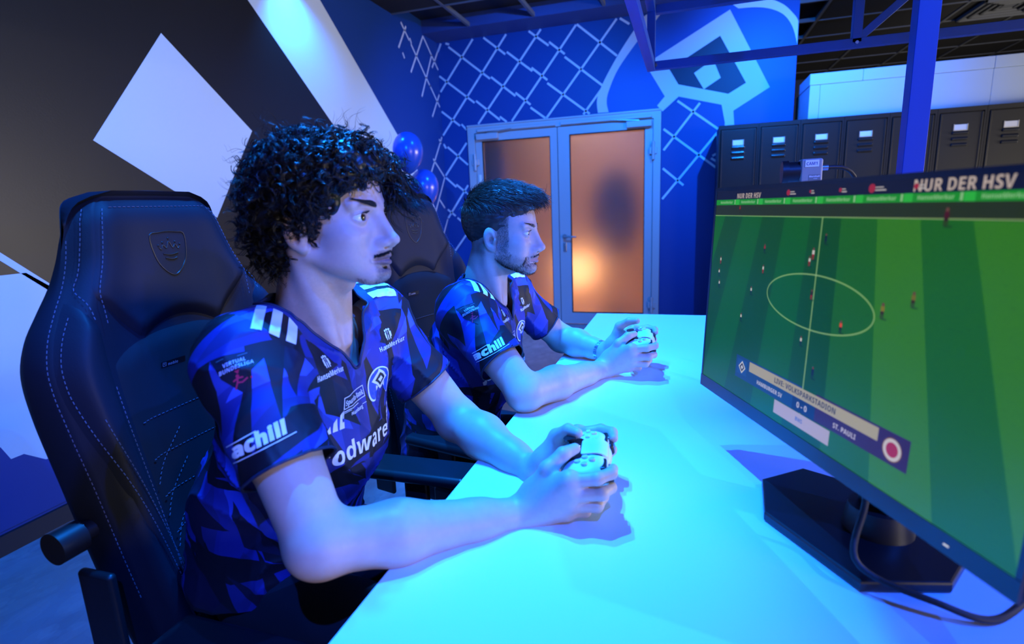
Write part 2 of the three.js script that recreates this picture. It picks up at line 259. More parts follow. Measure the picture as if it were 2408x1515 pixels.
// corridor lamp
{
  const warm = lin(1, 0.66, 0.46);
  const o = thing('corridor_lamp', 'warm wall lamp in the corridor behind the frosted door', 'lamp', [-1.2, 2.62, -6.6]);
  part('lamp_housing', rbox(1.3, 0.05, 0.3, 0.01, 0, 0.05, 0), M.whiteFilm, o);
  part('diffuser', rbox(1.24, 0.02, 0.26, 0.008, 0, 0.015, 0), new THREE.MeshStandardMaterial({ color: 0xffffff, emissive: warm, emissiveIntensity: 2 }), o);
  const l = new THREE.RectAreaLight(warm, 19, 1.2, 0.25); l.position.set(0, -0.005, 0); l.rotation.x = -Math.PI / 2; l.name = 'corridor_glow'; o.add(l);
  const fl = thing('added_corridor_lamp', 'added small orange lamp glowing low behind the frosted door', 'lamp', [-1.25, 0, -6.5]), orange = lin(1, 0.45, 0.16);  // lamp added to give the orange glow low in the panes
  part('lamp_base', new THREE.CylinderGeometry(0.09, 0.1, 0.03, 24).translate(0, 0.015, 0), M.blackPlastic, fl);
  part('lamp_stem', rod([0, 0.03, 0], [0, 0.36, 0], 0.01), M.blackPlastic, fl);
  part('lamp_globe', new THREE.SphereGeometry(0.09, 24, 16).translate(0, 0.45, 0), new THREE.MeshStandardMaterial({ color: 0xffffff, emissive: orange, emissiveIntensity: 1.2 }), fl);
  const fp = new THREE.PointLight(orange, 0.9, 0, 2); fp.position.set(0, 0.45, 0); fp.castShadow = true; fp.name = 'globe_glow'; fl.add(fp);
  // dim figures seen only as soft shapes through the panes
  const c1 = thing('dark_silhouette', 'added dark stand-in for the blurred silhouette behind the right frosted pane', 'dark silhouette', [-0.8, 0, -6.25]);  // stand-in for an unidentified dark shape seen through the right pane
  part('silhouette_blob', new THREE.SphereGeometry(1, 24, 18).scale(0.26, 0.5, 0.14).translate(0.02, 1.1, 0), std(lin(0.05, 0.06, 0.12), 0.9), c1);
  part('silhouette_pole', rod([0, 0, 0], [0, 1.6, 0], 0.02), M.blackPlastic, c1);
  part('silhouette_foot', new THREE.CylinderGeometry(0.2, 0.22, 0.03, 20).translate(0, 0.015, 0), M.blackPlastic, c1);
  const c2 = thing('dark_banner', 'dark blue blurred banner behind the left frosted pane', 'banner', [-2.06, 0, -5.85]);
  part('banner_cloth', rbox(0.34, 0.75, 0.02, 0.005, 0, 1.52, 0), std(lin(0.03, 0.05, 0.16), 0.9), c2);
  part('banner_pole', rod([0, 0, 0], [0, 1.9, 0], 0.015), M.blackPlastic, c2);
  part('banner_foot', new THREE.CylinderGeometry(0.15, 0.16, 0.03, 20).translate(0, 0.015, 0), M.blackPlastic, c2);
}
// stage lamps on the ceiling
LAMPS.forEach(([p, a, cd, cone, pen, col], i) => {
  const where = ['above the first player', 'above the table centre', 'above the second player', 'washing the white band on the left wall', 'washing the logo wall and lockers', 'over the photographer washing the left wall', 'added as blue fill over the right side of the table', 'washing the net wall', 'added as blue fill over the photographer washing the players'][i];
  const o = thing('stage_lamp', 'black stage lamp with blue lens ' + where, 'stage lamp', p, 0);
  const P = V(...p), A = V(...a), d = A.clone().sub(P).normalize(), q = new THREE.Quaternion().setFromUnitVectors(V(0, -1, 0), d);
  part('can', new THREE.CylinderGeometry(0.055, 0.065, 0.16, 24, 1, true).translate(0, 0.085, 0), std(lin(0.012, 0.012, 0.013), 0.5, 0, { side: THREE.DoubleSide }), o).quaternion.copy(q);
  part('lens', new THREE.CylinderGeometry(0.052, 0.052, 0.006, 24).translate(0, 0.02, 0), new THREE.MeshStandardMaterial({ color: 0x111111, emissive: col, emissiveIntensity: 3 }), o).quaternion.copy(q);
  part('yoke', rod([0, 0.1, 0], [0, CEIL - p[1], 0], 0.012), M.blackPlastic, o);
  const s = new THREE.SpotLight(col, cd, 0, cone, pen, 2); s.position.copy(d.clone().multiplyScalar(0.03)); s.castShadow = true; s.shadow.mapSize.set(1024, 1024); s.shadow.radius = 0.7; s.name = 'beam';
  s.target.position.copy(A.sub(P)); s.target.name = 'aim'; o.add(s); o.add(s.target);
});
// ---------------------------------------------------------------- table
{
  const t = thing('gaming_table', 'long white table the two players lean on', 'table', [0, 0, 0]);
  part('table_top', rspan(-0.382, 0.53, 0.712, 0.74, -2.405, 0.35, 0.003), M.table, t);
  for (const z of [-2.3, -0.9, 0.25]) part('leg_panel', span(-0.1, 0.48, 0.0, 0.712, z - 0.015, z + 0.015), M.table, t);
  part('apron', span(0.44, 0.46, 0.35, 0.712, -2.285, 0.235), M.table, t);
}
// ---------------------------------------------------------------- monitor
const MON = { o: V(0.030, 0.868, -1.0815), u: V(0.4024, 0, 0.9155), W: 0.6146, H: 0.3706 };
{
  const mo = thing('monitor', 'black gaming monitor showing a football match with scoreboard', 'monitor', [0, 0, 0]);
  const n = V(-0.9155, 0, 0.4024), tilt = 0.048, v = V(0, Math.cos(tilt), 0).addScaledVector(n, -Math.sin(tilt)), N = new THREE.Vector3().crossVectors(MON.u, v);
  const face = new THREE.Group(); // local frame of the panel: x along the width, y up, z out of the screen
  const mat = new THREE.Matrix4().makeBasis(MON.u, v, N).setPosition(MON.o);
  const W = MON.W, H = MON.H, put = (g) => g.applyMatrix4(mat);
  part('housing', put(merge([rbox(W, H, 0.022, 0.006, W / 2, H / 2, -0.013), rbox(W * 0.62, H * 0.6, 0.03, 0.012, W / 2, H * 0.5, -0.036)])), M.blackPlastic, mo);
  const bz = part('bezel', put(merge([span(0, W, 0, 0.0215, -0.003, 0.0012), span(0, 0.006, 0.0215, H - 0.006, -0.003, 0.0006), span(W - 0.006, W, 0.0215, H - 0.006, -0.003, 0.0006), span(0, W, H - 0.006, H, -0.003, 0.0006)])), std(lin(0.03, 0.03, 0.035), 0.3), mo);
  part('power_light', put(rbox(0.006, 0.0016, 0.001, 0.0004, W * 0.885, 0.010, 0.0016)), new THREE.MeshStandardMaterial({ color: 0x222222, emissive: lin(0.8, 0.85, 1), emissiveIntensity: 0.8 }), bz);
  // match picture, laid out in fractions of the panel
  const pic = canvasTex(2048, 1234, (c, w, h) => {
    const X = (u) => u * w, Y = (q) => (1 - q) * h;
    c.fillStyle = '#0d7a0d'; c.fillRect(0, 0, w, h);
    // mown stripes, fanned a little by the broadcast view
    for (let k = 0; k < 9; k++) {
      const u0 = k / 9, u1 = (k + 1) / 9, f = (u, s) => 0.5 + (u - 0.5) * s;
      c.fillStyle = ['#0b5f12', '#0d7314'][k % 2]; if (k >= 5) c.fillStyle = ['#3c9405', '#1f7a08'][k % 2];
      c.beginPath(); c.moveTo(X(f(u0, 0.86)), Y(0.87)); c.lineTo(X(f(u1, 0.86)), Y(0.87)); c.lineTo(X(f(u1, 1.3)), Y(0.0)); c.lineTo(X(f(u0, 1.3)), Y(0)); c.fill();
    }
    for (let i = 0; i < 2600; i++) { c.fillStyle = `rgba(${rnd() < 0.5 ? '0,40,0' : '70,170,30'},0.07)`; c.fillRect(rnd() * w, rnd() * h, rr(4, 26), rr(2, 6)); }
    c.fillStyle = '#2d3d12'; c.fillRect(0, Y(0.925), w, Y(0.872) - Y(0.925));
    c.fillStyle = '#141b3c'; c.fillRect(0, 0, w, Y(0.94));
    c.fillStyle = '#1fae2e'; c.fillRect(0, Y(0.943), w, Y(0.918) - Y(0.943));
    c.fillStyle = '#a8e8a0'; c.font = 'bold 22px sans-serif'; c.textAlign = 'center'; c.textBaseline = 'middle';
    for (let k = 0; k < 9; k++) { c.fillText('HanseMerkur', X(0.07 + k * 0.115), Y(0.93)); c.fillRect(X(0.115 + k * 0.115), Y(0.942), 10, 26); c.fillStyle = '#36d848'; c.fillRect(X(0.122 + k * 0.115), Y(0.943), 38, 30); c.fillStyle = '#a8e8a0'; }
    c.fillStyle = '#e8d2c4'; c.font = 'bold 38px sans-serif'; c.fillText('NUR DER HSV', X(0.185), Y(0.957));
    c.font = 'bold 56px sans-serif'; c.fillText('NUR DER HSV', X(0.80), Y(0.963));
    for (const [u, r] of [[0.36, 14], [0.44, 7], [0.535, 9], [0.62, 17], [0.72, 10]]) { c.fillStyle = '#c02a48'; c.beginPath(); c.arc(X(u), Y(0.962), r, 0, 7); c.fill(); c.fillStyle = '#e6dcd8'; c.fillRect(X(u) + r, Y(0.966), r * 2.4, 4); c.fillRect(X(u) + r, Y(0.958), r * 3.2, 5); }
    // pitch lines
    c.strokeStyle = 'rgba(190,225,150,0.75)'; c.lineWidth = 5;
    c.beginPath(); c.moveTo(0, Y(0.869)); c.lineTo(w, Y(0.875)); c.stroke();
    c.lineWidth = 8; c.beginPath(); c.moveTo(X(0.491), Y(0.872)); c.lineTo(X(0.4925), Y(0.09)); c.stroke();
    c.lineWidth = 7; c.beginPath(); c.ellipse(X(0.492), Y(0.568), X(0.177), h * 0.1, 0, 0, 7); c.stroke();
    // players: shirt, shorts, legs, shadow
    const man = (u, q, a, b, s = 1) => { const x = X(u), y = Y(q), k = 21 * s; c.fillStyle = 'rgba(0,20,0,0.4)'; c.fillRect(x - k * 0.2, y + k * 1.0, k * 1.1, k * 0.25); c.fillStyle = '#7a4a38'; c.beginPath(); c.arc(x, y - k * 0.85, k * 0.26, 0, 7); c.fill(); c.fillStyle = a; c.fillRect(x - k * 0.32, y - k * 0.62, k * 0.64, k * 0.75); c.fillStyle = b; c.fillRect(x - k * 0.3, y + k * 0.1, k * 0.6, k * 0.4); c.fillRect(x - k * 0.28, y + k * 0.5, k * 0.2, k * 0.55); c.fillRect(x + k * 0.06, y + k * 0.5, k * 0.2, k * 0.55); };
    const wt = '#efe6dc', rd = '#b02424', dk = '#10203a', mn = '#3a2414';
    for (const [u, q, a, b, s] of [[0.064, 0.659, wt, rd], [0.06, 0.6, wt, dk], [0.066, 0.546, wt, dk], [0.285, 0.74, rd, dk], [0.287, 0.654, wt, rd], [0.241, 0.553, wt, dk], [0.203, 0.424, wt, dk], [0.474, 0.742, wt, rd, 1.2], [0.464, 0.714, wt, rd], [0.509, 0.798, dk, dk], [0.484, 0.596, mn, rd], [0.466, 0.417, wt, dk], [0.518, 0.319, dk, dk, 1.2], [0.585, 0.513, '#ff5a14', '#181818', 1.15], [0.686, 0.598, '#9a8a10', mn, 1.3], [0.749, 0.649, '#8a7a10', mn, 1.2], [0.787, 0.879, '#5a1420', mn, 1.3], [0.147, 0.901, rd, mn, 0.9]]) man(u, q, a, b, s);
    // scoreboard
    const rect = (u0, u1, q0, q1, f) => { c.fillStyle = f; c.fillRect(X(u0), Y(q1), X(u1) - X(u0), Y(q0) - Y(q1)); };
    rect(0.2, 0.49, 0.148, 0.25, '#164f92'); rect(0.46, 0.545, 0.148, 0.2, '#123a78'); rect(0.54, 0.79, 0.15, 0.25, '#3d1f5c');
    rect(0.268, 0.718, 0.2, 0.243, '#c9bf9a'); rect(0.392, 0.593, 0.09, 0.145, '#cdc3dc');
    c.fillStyle = '#26324a'; c.font = 'bold 36px sans-serif'; c.fillText('LIVE: VOLKSPARKSTADION', X(0.493), Y(0.221));
    c.fillStyle = '#e9e4f4'; c.font = 'bold 30px sans-serif'; c.fillText('HAMBURGER SV', X(0.364), Y(0.173)); c.fillText('ST. PAULI', X(0.632), Y(0.173)); c.font = 'bold 40px sans-serif'; c.fillText('0 - 0', X(0.495), Y(0.174));
    c.fillStyle = '#4a78d8'; c.font = 'bold 26px sans-serif'; c.fillText('BWS', X(0.49), Y(0.118));
    const dia = (u, q, r, f) => { c.fillStyle = f; c.beginPath(); c.moveTo(X(u) - r, Y(q)); c.lineTo(X(u), Y(q) - r); c.lineTo(X(u) + r, Y(q)); c.lineTo(X(u), Y(q) + r); c.fill(); };
    rect(0.208, 0.256, 0.168, 0.236, '#1a5aa8'); dia(0.232, 0.202, 36, '#f0f0f0'); dia(0.232, 0.202, 25, '#101820'); dia(0.232, 0.202, 13, '#f0f0f0');
    c.fillStyle = '#ece4e0'; c.beginPath(); c.arc(X(0.753), Y(0.197), 46, 0, 7); c.fill(); c.fillStyle = '#c22850'; c.beginPath(); c.arc(X(0.753), Y(0.197), 28, 0, 7); c.fill(); c.strokeStyle = '#8a5a3a'; c.lineWidth = 4; c.beginPath(); c.arc(X(0.753), Y(0.197), 44, 0, 7); c.stroke();
  });
  const sg = new THREE.PlaneGeometry(W - 0.012, H - 0.0275); sg.translate(W / 2, (H - 0.006 + 0.0215) / 2, 0.0002);
  { const p = sg.attributes.position, uv = sg.attributes.uv; for (let i = 0; i < p.count; i++) uv.setXY(i, p.getX(i) / W, p.getY(i) / H); }
  part('screen', put(sg), new THREE.MeshStandardMaterial({ color: 0x050505, roughness: 0.35, emissive: 0xffffff, emissiveMap: pic, emissiveIntensity: 0.56 }), mo);
  const glow = new THREE.RectAreaLight(lin(0.25, 1, 0.3), 0.35, W * 0.95, H * 0.9); glow.name = 'screen_glow';
  glow.position.copy(V(W / 2, H / 2, 0.006).applyMatrix4(mat)); glow.lookAt(glow.position.clone().add(N)); mo.add(glow);
  // stand: column and six-sided foot
  const foot = [[0.122, -0.825], [0.131, -0.93], [0.20, -0.985], [0.318, -0.92], [0.362, -0.79], [0.312, -0.712], [0.212, -0.688]];
  part('foot', poly(foot.map(([x, z]) => [x, -z]), 0.009, 0.003).rotateX(-Math.PI / 2).translate(0, 0.7435, 0), std(lin(0.012, 0.012, 0.014), 0.3), mo);
  const cb = V(W * 0.55, H * 0.5, -0.055).applyMatrix4(mat);
  part('column', [beam([cb.x + 0.055, 0.752, cb.z - 0.03], [cb.x + 0.03, 1.12, cb.z - 0.012], 0.045, 0.06), rod([cb.x + 0.04, 0.752, cb.z - 0.02], [cb.x + 0.04, 0.79, cb.z - 0.02], 0.045, 0.038, 24), beam([cb.x + 0.05, 1.06, cb.z - 0.02], [cb.x - 0.005, 1.06, cb.z + 0.003], 0.07, 0.07)], M.blackPlastic, mo);
  const k0 = V(W * 0.62, 0.03, -0.03).applyMatrix4(mat);
  part('cable', tube([[k0.x, 0.93, k0.z], [k0.x + 0.01, 0.84, k0.z + 0.01], [k0.x - 0.005, 0.775, k0.z + 0.05], [0.285, 0.758, -0.66], [0.33, 0.748, -0.66], [0.40, 0.747, -0.72], [0.50, 0.747, -0.80]], 0.0042, 60, 8), M.rubber, mo);
}
// ---------------------------------------------------------------- lockers and the white box over them
{
  const hood = new THREE.Shape(); hood.moveTo(0, -0.010); hood.lineTo(0.004, -0.010); hood.quadraticCurveTo(0.013, -0.002, 0.009, 0.006); hood.lineTo(0, 0.011);
  const one = new THREE.ExtrudeGeometry(hood, { depth: 0.086, bevelEnabled: true, bevelSize: 0.002, bevelThickness: 0.006, bevelSegments: 2, curveSegments: 6 }).translate(0, 0, -0.043).rotateY(-Math.PI / 2), louM = std(lin(0.02, 0.022, 0.028), 0.25);
  for (let k = 0; k < 8; k++) {
    const where = ['at the end beside the net wall', 'second from the net wall', 'third from the net wall', 'fourth from the net wall', 'behind the blue truss post', 'right after the truss post', 'second after the truss post', 'third after the truss post'][k];
    const o = thing('locker', 'black steel locker ' + where, 'locker', [0.216 + 0.301 * k + 0.15, 0, -5.0], 0, 'black lockers in a row');
    part('body', [span(-0.1495, 0.1495, 0.02, 1.797, -0.45, -0.02), span(-0.1495, -0.137, 0.02, 1.797, -0.02, 0), span(0.137, 0.1495, 0.02, 1.797, -0.02, 0), span(-0.137, 0.137, 1.765, 1.797, -0.02, 0), span(-0.137, 0.137, 0.02, 0.06, -0.02, 0), span(-0.14, 0.14, 0, 0.02, -0.44, -0.05)], M.locker, o);
    const d = part('door', rspan(-0.131, 0.131, 0.066, 1.759, -0.018, -0.001, 0.003), M.locker, o);
    part('door_rib', [rspan(-0.131, -0.119, 0.07, 1.755, -0.006, 0.004, 0.002), rspan(0.119, 0.131, 0.07, 1.755, -0.006, 0.004, 0.002)], M.locker, d);
    const lc = part('label_card', rbox(0.078, 0.038, 0.002, 0.0008, 0, 1.657, 0.0012), M.paper, d);
    part('label_holder', [rspan(-0.044, 0.044, 1.632, 1.638, 0, 0.004, 0.001), rspan(-0.044, -0.039, 1.634, 1.68, 0, 0.004, 0.001), rspan(0.039, 0.044, 1.634, 1.68, 0, 0.004, 0.001)], M.steel, d);
    for (const y of [1.618, 1.576, 1.534]) { const l = part('louvre', one, louM, d); l.position.set(0, y, -0.001); }
    part('lock', rod([0.105, 1.0, -0.002], [0.105, 1.0, 0.012], 0.012), M.steel, d);
  }
  const b = thing('white_bulkhead', 'long white panelled box standing on top of the black lockers', 'bulkhead', [0, 0, 0]);
  const xs = [0.872, 0.945, 2.047, 3.4];
  for (let i = 0; i < 3; i++) part('panel', rspan(xs[i] + 0.001, xs[i + 1] - 0.001, 1.802, 2.048, -5.49, -5.05, 0.002), M.cabinet, b);
  const ts = [0.868, 1.229, 2.047, 2.85, 3.404];
  for (let i = 0; i < 4; i++) part('cap', rspan(ts[i] + 0.001, ts[i + 1] - 0.001, 2.05, 2.132, -5.494, -5.044, 0.003), M.cabinet, b);
  // dark back box that joins the box to the room behind
  struct('trim_1', span(0.87, 3.4, 0.0, 2.05, -5.62, -5.5), M.base, 'dark panel behind the lockers');
}
// ---------------------------------------------------------------- truss frame over the table
{
  const t = thing('lighting_truss', 'blue-lit square-tube truss frame over the far end of the table', 'truss', [0, 0, 0]);
  const w = 0.034, z = -2.65, x0 = -0.172, x1 = 1.62, yl = 1.796, yu = 2.02, z1 = 1.2;
  const tb = (a, b, s = w) => part('truss_tube', beam(a, b, s, s, Math.abs(b[1] - a[1]) > 0.2 ? [0, 0, 1] : [0, 1, 0]), M.truss, t);
  tb([x0 - w / 2, yl, z], [x1, yl, z]); tb([x0, yu, z], [x1, yu, z]);
  tb([x0, yl - w / 2, z + w], [x0, 2.6, z + w]);
  for (const x of [0.61, 1.39]) { tb([x, yl, z], [x, yu + 0.2, z]); tb([x, yl + 0.01, z], [x + 0.39, yu + 0.12, z], 0.03); }
  tb([x0, yl - 0.004, z], [x0, yl - 0.004, z1]); tb([x0, yu, z], [x0, yu, z1]);
  for (const q of [0.0, 1.0]) tb([x0, yl, q], [x0, yu, q]);
  for (const x of [x0 + 0.02, 0.61]) part('bolt', rod([x, yl, z + 0.016], [x, yl, z + 0.022], 0.006), M.steel, t);
  part('post', beam([0.588, 0.0, -1.86], [0.588, CEIL - 0.006, -1.86], 0.052, 0.052, [0, 0, 1]), M.truss, t);
  part('post', beam([x1, 0.0, z], [x1, CEIL - 0.006, z], 0.05, 0.05, [0, 0, 1]), M.truss, t);
}
// ---------------------------------------------------------------- small broadcast camera behind the monitor
{
  const o = thing('mini_camera', 'small grey broadcast camera with a name tag above the monitor', 'camera', [0.232, 0.74, -1.33]);
  const tag = canvasTex(256, 128, (c, w, h) => { c.fillStyle = '#e8ecf4'; c.fillRect(0, 0, w, h); c.fillStyle = '#3a4a70'; c.font = 'bold 78px sans-serif'; c.textAlign = 'center'; c.textBaseline = 'middle'; c.fillText('CAM1', w / 2, h / 2 + 4); });
  const mk = canvasTex(256, 128, (c, w, h) => { c.fillStyle = '#84857c'; c.fillRect(0, 0, w, h); c.fillStyle = '#f2f2ee'; c.font = 'bold 56px sans-serif'; c.textAlign = 'center'; c.fillText('Marshall', w / 2, 62); c.font = '30px sans-serif'; c.fillText('CV503', w / 2 + 20, 108); });
  part('body', rbox(0.042, 0.05, 0.04, 0.005, 0.008, 0.528, 0, 3), std(lin(0.36, 0.35, 0.30), 0.45), o);
  part('name_tag', rbox(0.026, 0.014, 0.001, 0.0004, 0.008, 0.543, 0.0205), [0, 1, 2, 3, 4, 5].map((i) => i === 4 ? std(0xffffff, 0.6, 0, { map: tag }) : M.paper), o);
  part('maker_mark', new THREE.PlaneGeometry(0.022, 0.011).translate(0.014, 0.515, 0.0204), std(0xffffff, 0.5, 0, { map: mk }), o);
  part('lens', [rod([-0.012, 0.528, 0], [-0.034, 0.528, 0], 0.021, 0.021, 20), rod([-0.034, 0.528, 0], [-0.046, 0.528, 0], 0.024, 0.024, 20)], M.blackPlastic, o);
  part('connector', rod([0.028, 0.534, 0], [0.042, 0.534, 0], 0.006), M.steel, o);
  part('cable', tube([[0.04, 0.534, 0], [0.07, 0.533, -0.01], [0.095, 0.52, -0.03], [0.11, 0.49, -0.05], [0.1, 0.3, -0.06], [0.08, 0.006, -0.08]], 0.0042, 40, 8), M.rubber, o);
  part('mount_pole', rod([0.008, 0.008, 0], [0.008, 0.505, 0], 0.007), M.blackPlastic, o);
  part('mount_foot', new THREE.CylinderGeometry(0.05, 0.055, 0.01, 24).translate(0.008, 0.005, 0), M.blackPlastic, o);
}
// ---------------------------------------------------------------- balloons
{
  const prof = []; for (let i = 0; i <= 28; i++) { const t = i / 28, a = t * Math.PI; prof.push(new THREE.Vector2(Math.max(0.0005, Math.sin(a) * 0.118 * (1 - 0.16 * t * t)), 0.14 * Math.cos(a) - 0.03 * t * t * t)); }
  const body = new THREE.LatheGeometry(prof, 36);
  const rubber = (c) => new THREE.MeshPhysicalMaterial({ color: c, roughness: 0.25, clearcoat: 0.4, clearcoatRoughness: 0.2 });
  const bl = rubber(lin(0.015, 0.08, 0.5)), wh = rubber(lin(0.75, 0.76, 0.78));
  for (const [p, m, l, s] of [[[-2.02, 1.66, -3.86], bl, 'upper blue balloon beside the net wall', 1], [[-2.0, 1.40, -4.05], bl, 'lower blue balloon under the other balloon', 1], [[-2.16, 1.20, -4.36], wh, 'white balloon low behind the second chair', 0.8]]) {
    const o = thing('balloon', l, 'balloon', [p[0], 0, p[2]], 0, 'balloons on strings');
    const b = part('skin', body.clone().scale(s, s, s), m, o); b.position.y = p[1];
    part('knot', new THREE.ConeGeometry(0.014, 0.022, 12).translate(0, p[1] - 0.178 * s, 0), m, o);
    part('string', tube([[0, p[1] - 0.18 * s, 0], [0.02, p[1] * 0.5, 0.01], [0, 0.03, 0]], 0.0012, 20, 5), M.paper, o);
    part('weight', new THREE.CylinderGeometry(0.03, 0.04, 0.03, 16).translate(0, 0.015, 0), m, o);
  }
}
// ---------------------------------------------------------------- gaming chair, facing +x, origin on the floor under the seat
function makeChair() {
  const o = thing('gaming_chair', '', 'chair');
  const leather = new THREE.MeshPhysicalMaterial({ color: lin(0.012, 0.015, 0.026), roughness: 0.55, specularIntensity: 0.35, bumpMap: tiled(leatherBump, 14), bumpScale: 0.0004 });
  const knit = new THREE.MeshPhysicalMaterial({ color: lin(0.011, 0.013, 0.02), roughness: 0.8, specularIntensity: 0.4, bumpMap: tiled(grain, 30), bumpScale: 0.0005 });
  const thread = std(lin(0.09, 0.10, 0.17), 0.7);
  // half width and profile of the backrest over height
  const key = (tab, y) => { // smooth curve through the table
    const n = tab.length; if (y <= tab[0][0]) return tab[0][1]; if (y >= tab[n - 1][0]) return tab[n - 1][1];
    let i = 1; while (y > tab[i][0]) i++; const [a, A] = tab[i - 1], [b, B] = tab[i], h = b - a, t = (y - a) / h;
    const m = (k) => k <= 0 || k >= n - 1 ? (k <= 0 ? (tab[1][1] - tab[0][1]) / (tab[1][0] - tab[0][0]) : (tab[n - 1][1] - tab[n - 2][1]) / (tab[n - 1][0] - tab[n - 2][0])) : (tab[k + 1][1] - tab[k - 1][1]) / (tab[k + 1][0] - tab[k - 1][0]);
    const t2 = t * t, t3 = t2 * t; return (2 * t3 - 3 * t2 + 1) * A + (t3 - 2 * t2 + t) * h * m(i - 1) + (-2 * t3 + 3 * t2) * B + (t3 - t2) * h * m(i); };
  const HW = [[0.44, 0.215], [0.6, 0.232], [0.8, 0.246], [0.92, 0.256], [0.99, 0.256], [1.04, 0.24], [1.08, 0.215], [1.12, 0.189], [1.16, 0.171], [1.2, 0.159], [1.24, 0.145], [1.262, 0.124], [1.276, 0.08]];
  const BL = [[0.44, 0.06], [0.7, 0.058], [0.9, 0.05], [1.02, 0.036], [1.1, 0.018], [1.2, 0.006], [1.276, 0.0]];
  const TH = [[0.44, 0.09], [0.9, 0.1], [1.1, 0.085], [1.2, 0.065], [1.25, 0.04], [1.276, 0.006]];
  const base = (y) => -0.262 - 0.112 * (y - 0.5) - 0.012 * Math.sin((y - 0.5) * 4.6);
  const surfX = (z, y) => { const hw = key(HW, y), s = Math.abs(z) / hw, e = sst(0.42, 0.9, s), r = sst(0.78, 1.0, s); return base(y) + key(BL, y) * e - r * r * 0.04 - 0.018 * sst(1.2, 1.275, y) * sst(1.2, 1.275, y); };
  const P = (z, y, lift = 0) => [surfX(z, y) + lift, y, z];
  // closed shell: ring around at each height
  { const rows = 70, NF = 44, NB = 20, pos = [], idx = [], R = NF + NB + 2;
    for (let j = 0; j <= rows; j++) { const y = lerp(0.44, 1.276, Math.pow(j / rows, 0.8)), hw = key(HW, y), th = key(TH, y);
      for (let i = 0; i <= NF; i++) { const z = lerp(-hw, hw, i / NF); pos.push(...P(z, y)); }
      for (let i = 0; i <= NB; i++) { const a = i / NB, z = hw * Math.cos(a * Math.PI) * (1 - 0.02 * Math.sin(a * Math.PI)), x = base(y) - th * (0.45 + 0.55 * Math.pow(Math.sin(a * Math.PI), 0.6)); pos.push(x, y, z); } }
    const S = NF + NB + 2;
    for (let j = 0; j < rows; j++) for (let i = 0; i < S; i++) { const a = j * S + i, b = j * S + (i + 1) % S; idx.push(a, a + S, b, b, a + S, b + S); }
    const cap = (j, flip) => { const c = pos.length / 3; let sx = 0, sz = 0; for (let i = 0; i < S; i++) { sx += pos[3 * (j * S + i)]; sz += pos[3 * (j * S + i) + 2]; } pos.push(sx / S, pos[3 * j * S + 1] + (flip ? 0.002 : -0.002), sz / S); for (let i = 0; i < S; i++) { const a = j * S + i, b = j * S + (i + 1) % S; flip ? idx.push(a, c, b) : idx.push(a, b, c); } };
    cap(0, false); cap(rows, true);
    const g = new THREE.BufferGeometry(); g.setAttribute('position', new THREE.Float32BufferAttribute(pos, 3)); g.setIndex(idx);
    g.setAttribute('uv', new THREE.Float32BufferAttribute(Array.from({ length: pos.length / 3 }, (_, i) => [pos[3 * i + 2], pos[3 * i + 1]]).flat(), 2)); g.computeVertexNormals();
    part('backrest_shell', g, leather, o); }
  // padded panels lying on the shell, edges sunk into it so that seams stay as grooves
  const panel = (name, mat, zl, zr, y0, y1, puff, na = 26, nb = 40) => {
    const pos = [], uv = [], idx = [];
    for (let j = 0; j <= nb; j++) for (let i = 0; i <= na; i++) {
      const a = i / na, b = j / nb, ya = (q) => lerp(y0(q), y1(q), b);
      let y = lerp(y0(a), y1(a), b); const z = lerp(zl(y), zr(y), a); y = lerp(y0(a), y1(a), b);
      const e = Math.min(a, 1 - a) * Math.abs(zr(y) - zl(y)), f = Math.min(b, 1 - b) * Math.abs(y1(a) - y0(a)), d = Math.min(e, f);
      const h = -0.004 + (0.004 + puff) * Math.sqrt(sst(0, 0.035, d)) ;
      pos.push(...P(z, y, h)); uv.push(z, y);
    }
    const w = na + 1; for (let j = 0; j < nb; j++) for (let i = 0; i < na; i++) { const q = j * w + i; idx.push(q, q + 1, q + w, q + 1, q + w + 1, q + w); }
    const g = new THREE.BufferGeometry(); g.setAttribute('position', new THREE.Float32BufferAttribute(pos, 3)); g.setAttribute('uv', new THREE.Float32BufferAttribute(uv, 2)); g.setIndex(idx); g.computeVertexNormals();
    if (g.attributes.normal.getX((na >> 1) + (nb >> 1) * w) < 0) { g.setIndex(idx.map((_, i) => idx[i - (i % 3) + [0, 2, 1][i % 3]])); g.computeVertexNormals(); }
    return part(name, g, mat, o);
  };
  const C = (v) => () => v;
  const headHW = (y) => Math.min(0.17, key(HW, y) - 0.022);
  panel('headrest_pad', leather, (y) => -headHW(y), (y) => headHW(y), (a) => { const s = Math.abs(2 * a - 1); return s < 0.5 ? 1.036 - 0.03 * (s / 0.5) ** 2 : lerp(1.006, 1.105, (s - 0.5) / 0.5); }, C(1.2715), 0.009, 34, 38);
  for (const s of [-1, 1]) panel('headrest_side', leather, (y) => s * (headHW(y) + 0.0015), (y) => s * (key(HW, y) - 0.001), (a) => lerp(1.105, 1.125, a), C(1.266), 0.006, 10, 28);
  const midHW = (y) => lerp(0.145, 0.163, sst(0.6, 0.98, y));
  const mid = panel('back_panel', knit, (y) => -midHW(y), (y) => midHW(y), C(0.5), (a) => 1.03 - 0.045 * Math.pow(Math.abs(2 * a - 1), 2.4), 0.008, 30, 46);
  for (const s of [-1, 1]) panel('side_bolster', leather, (y) => s * (midHW(y) + 0.001), (y) => s * (key(HW, y) - lerp(0.05, 0.004, sst(0.55, 1.0, y))), C(0.5), (a) => lerp(1.055, 1.12, a), 0.011, 16, 44);
  // stitching: short dashes along lines (z, y)
  const dash = [], q0 = new THREE.Quaternion();
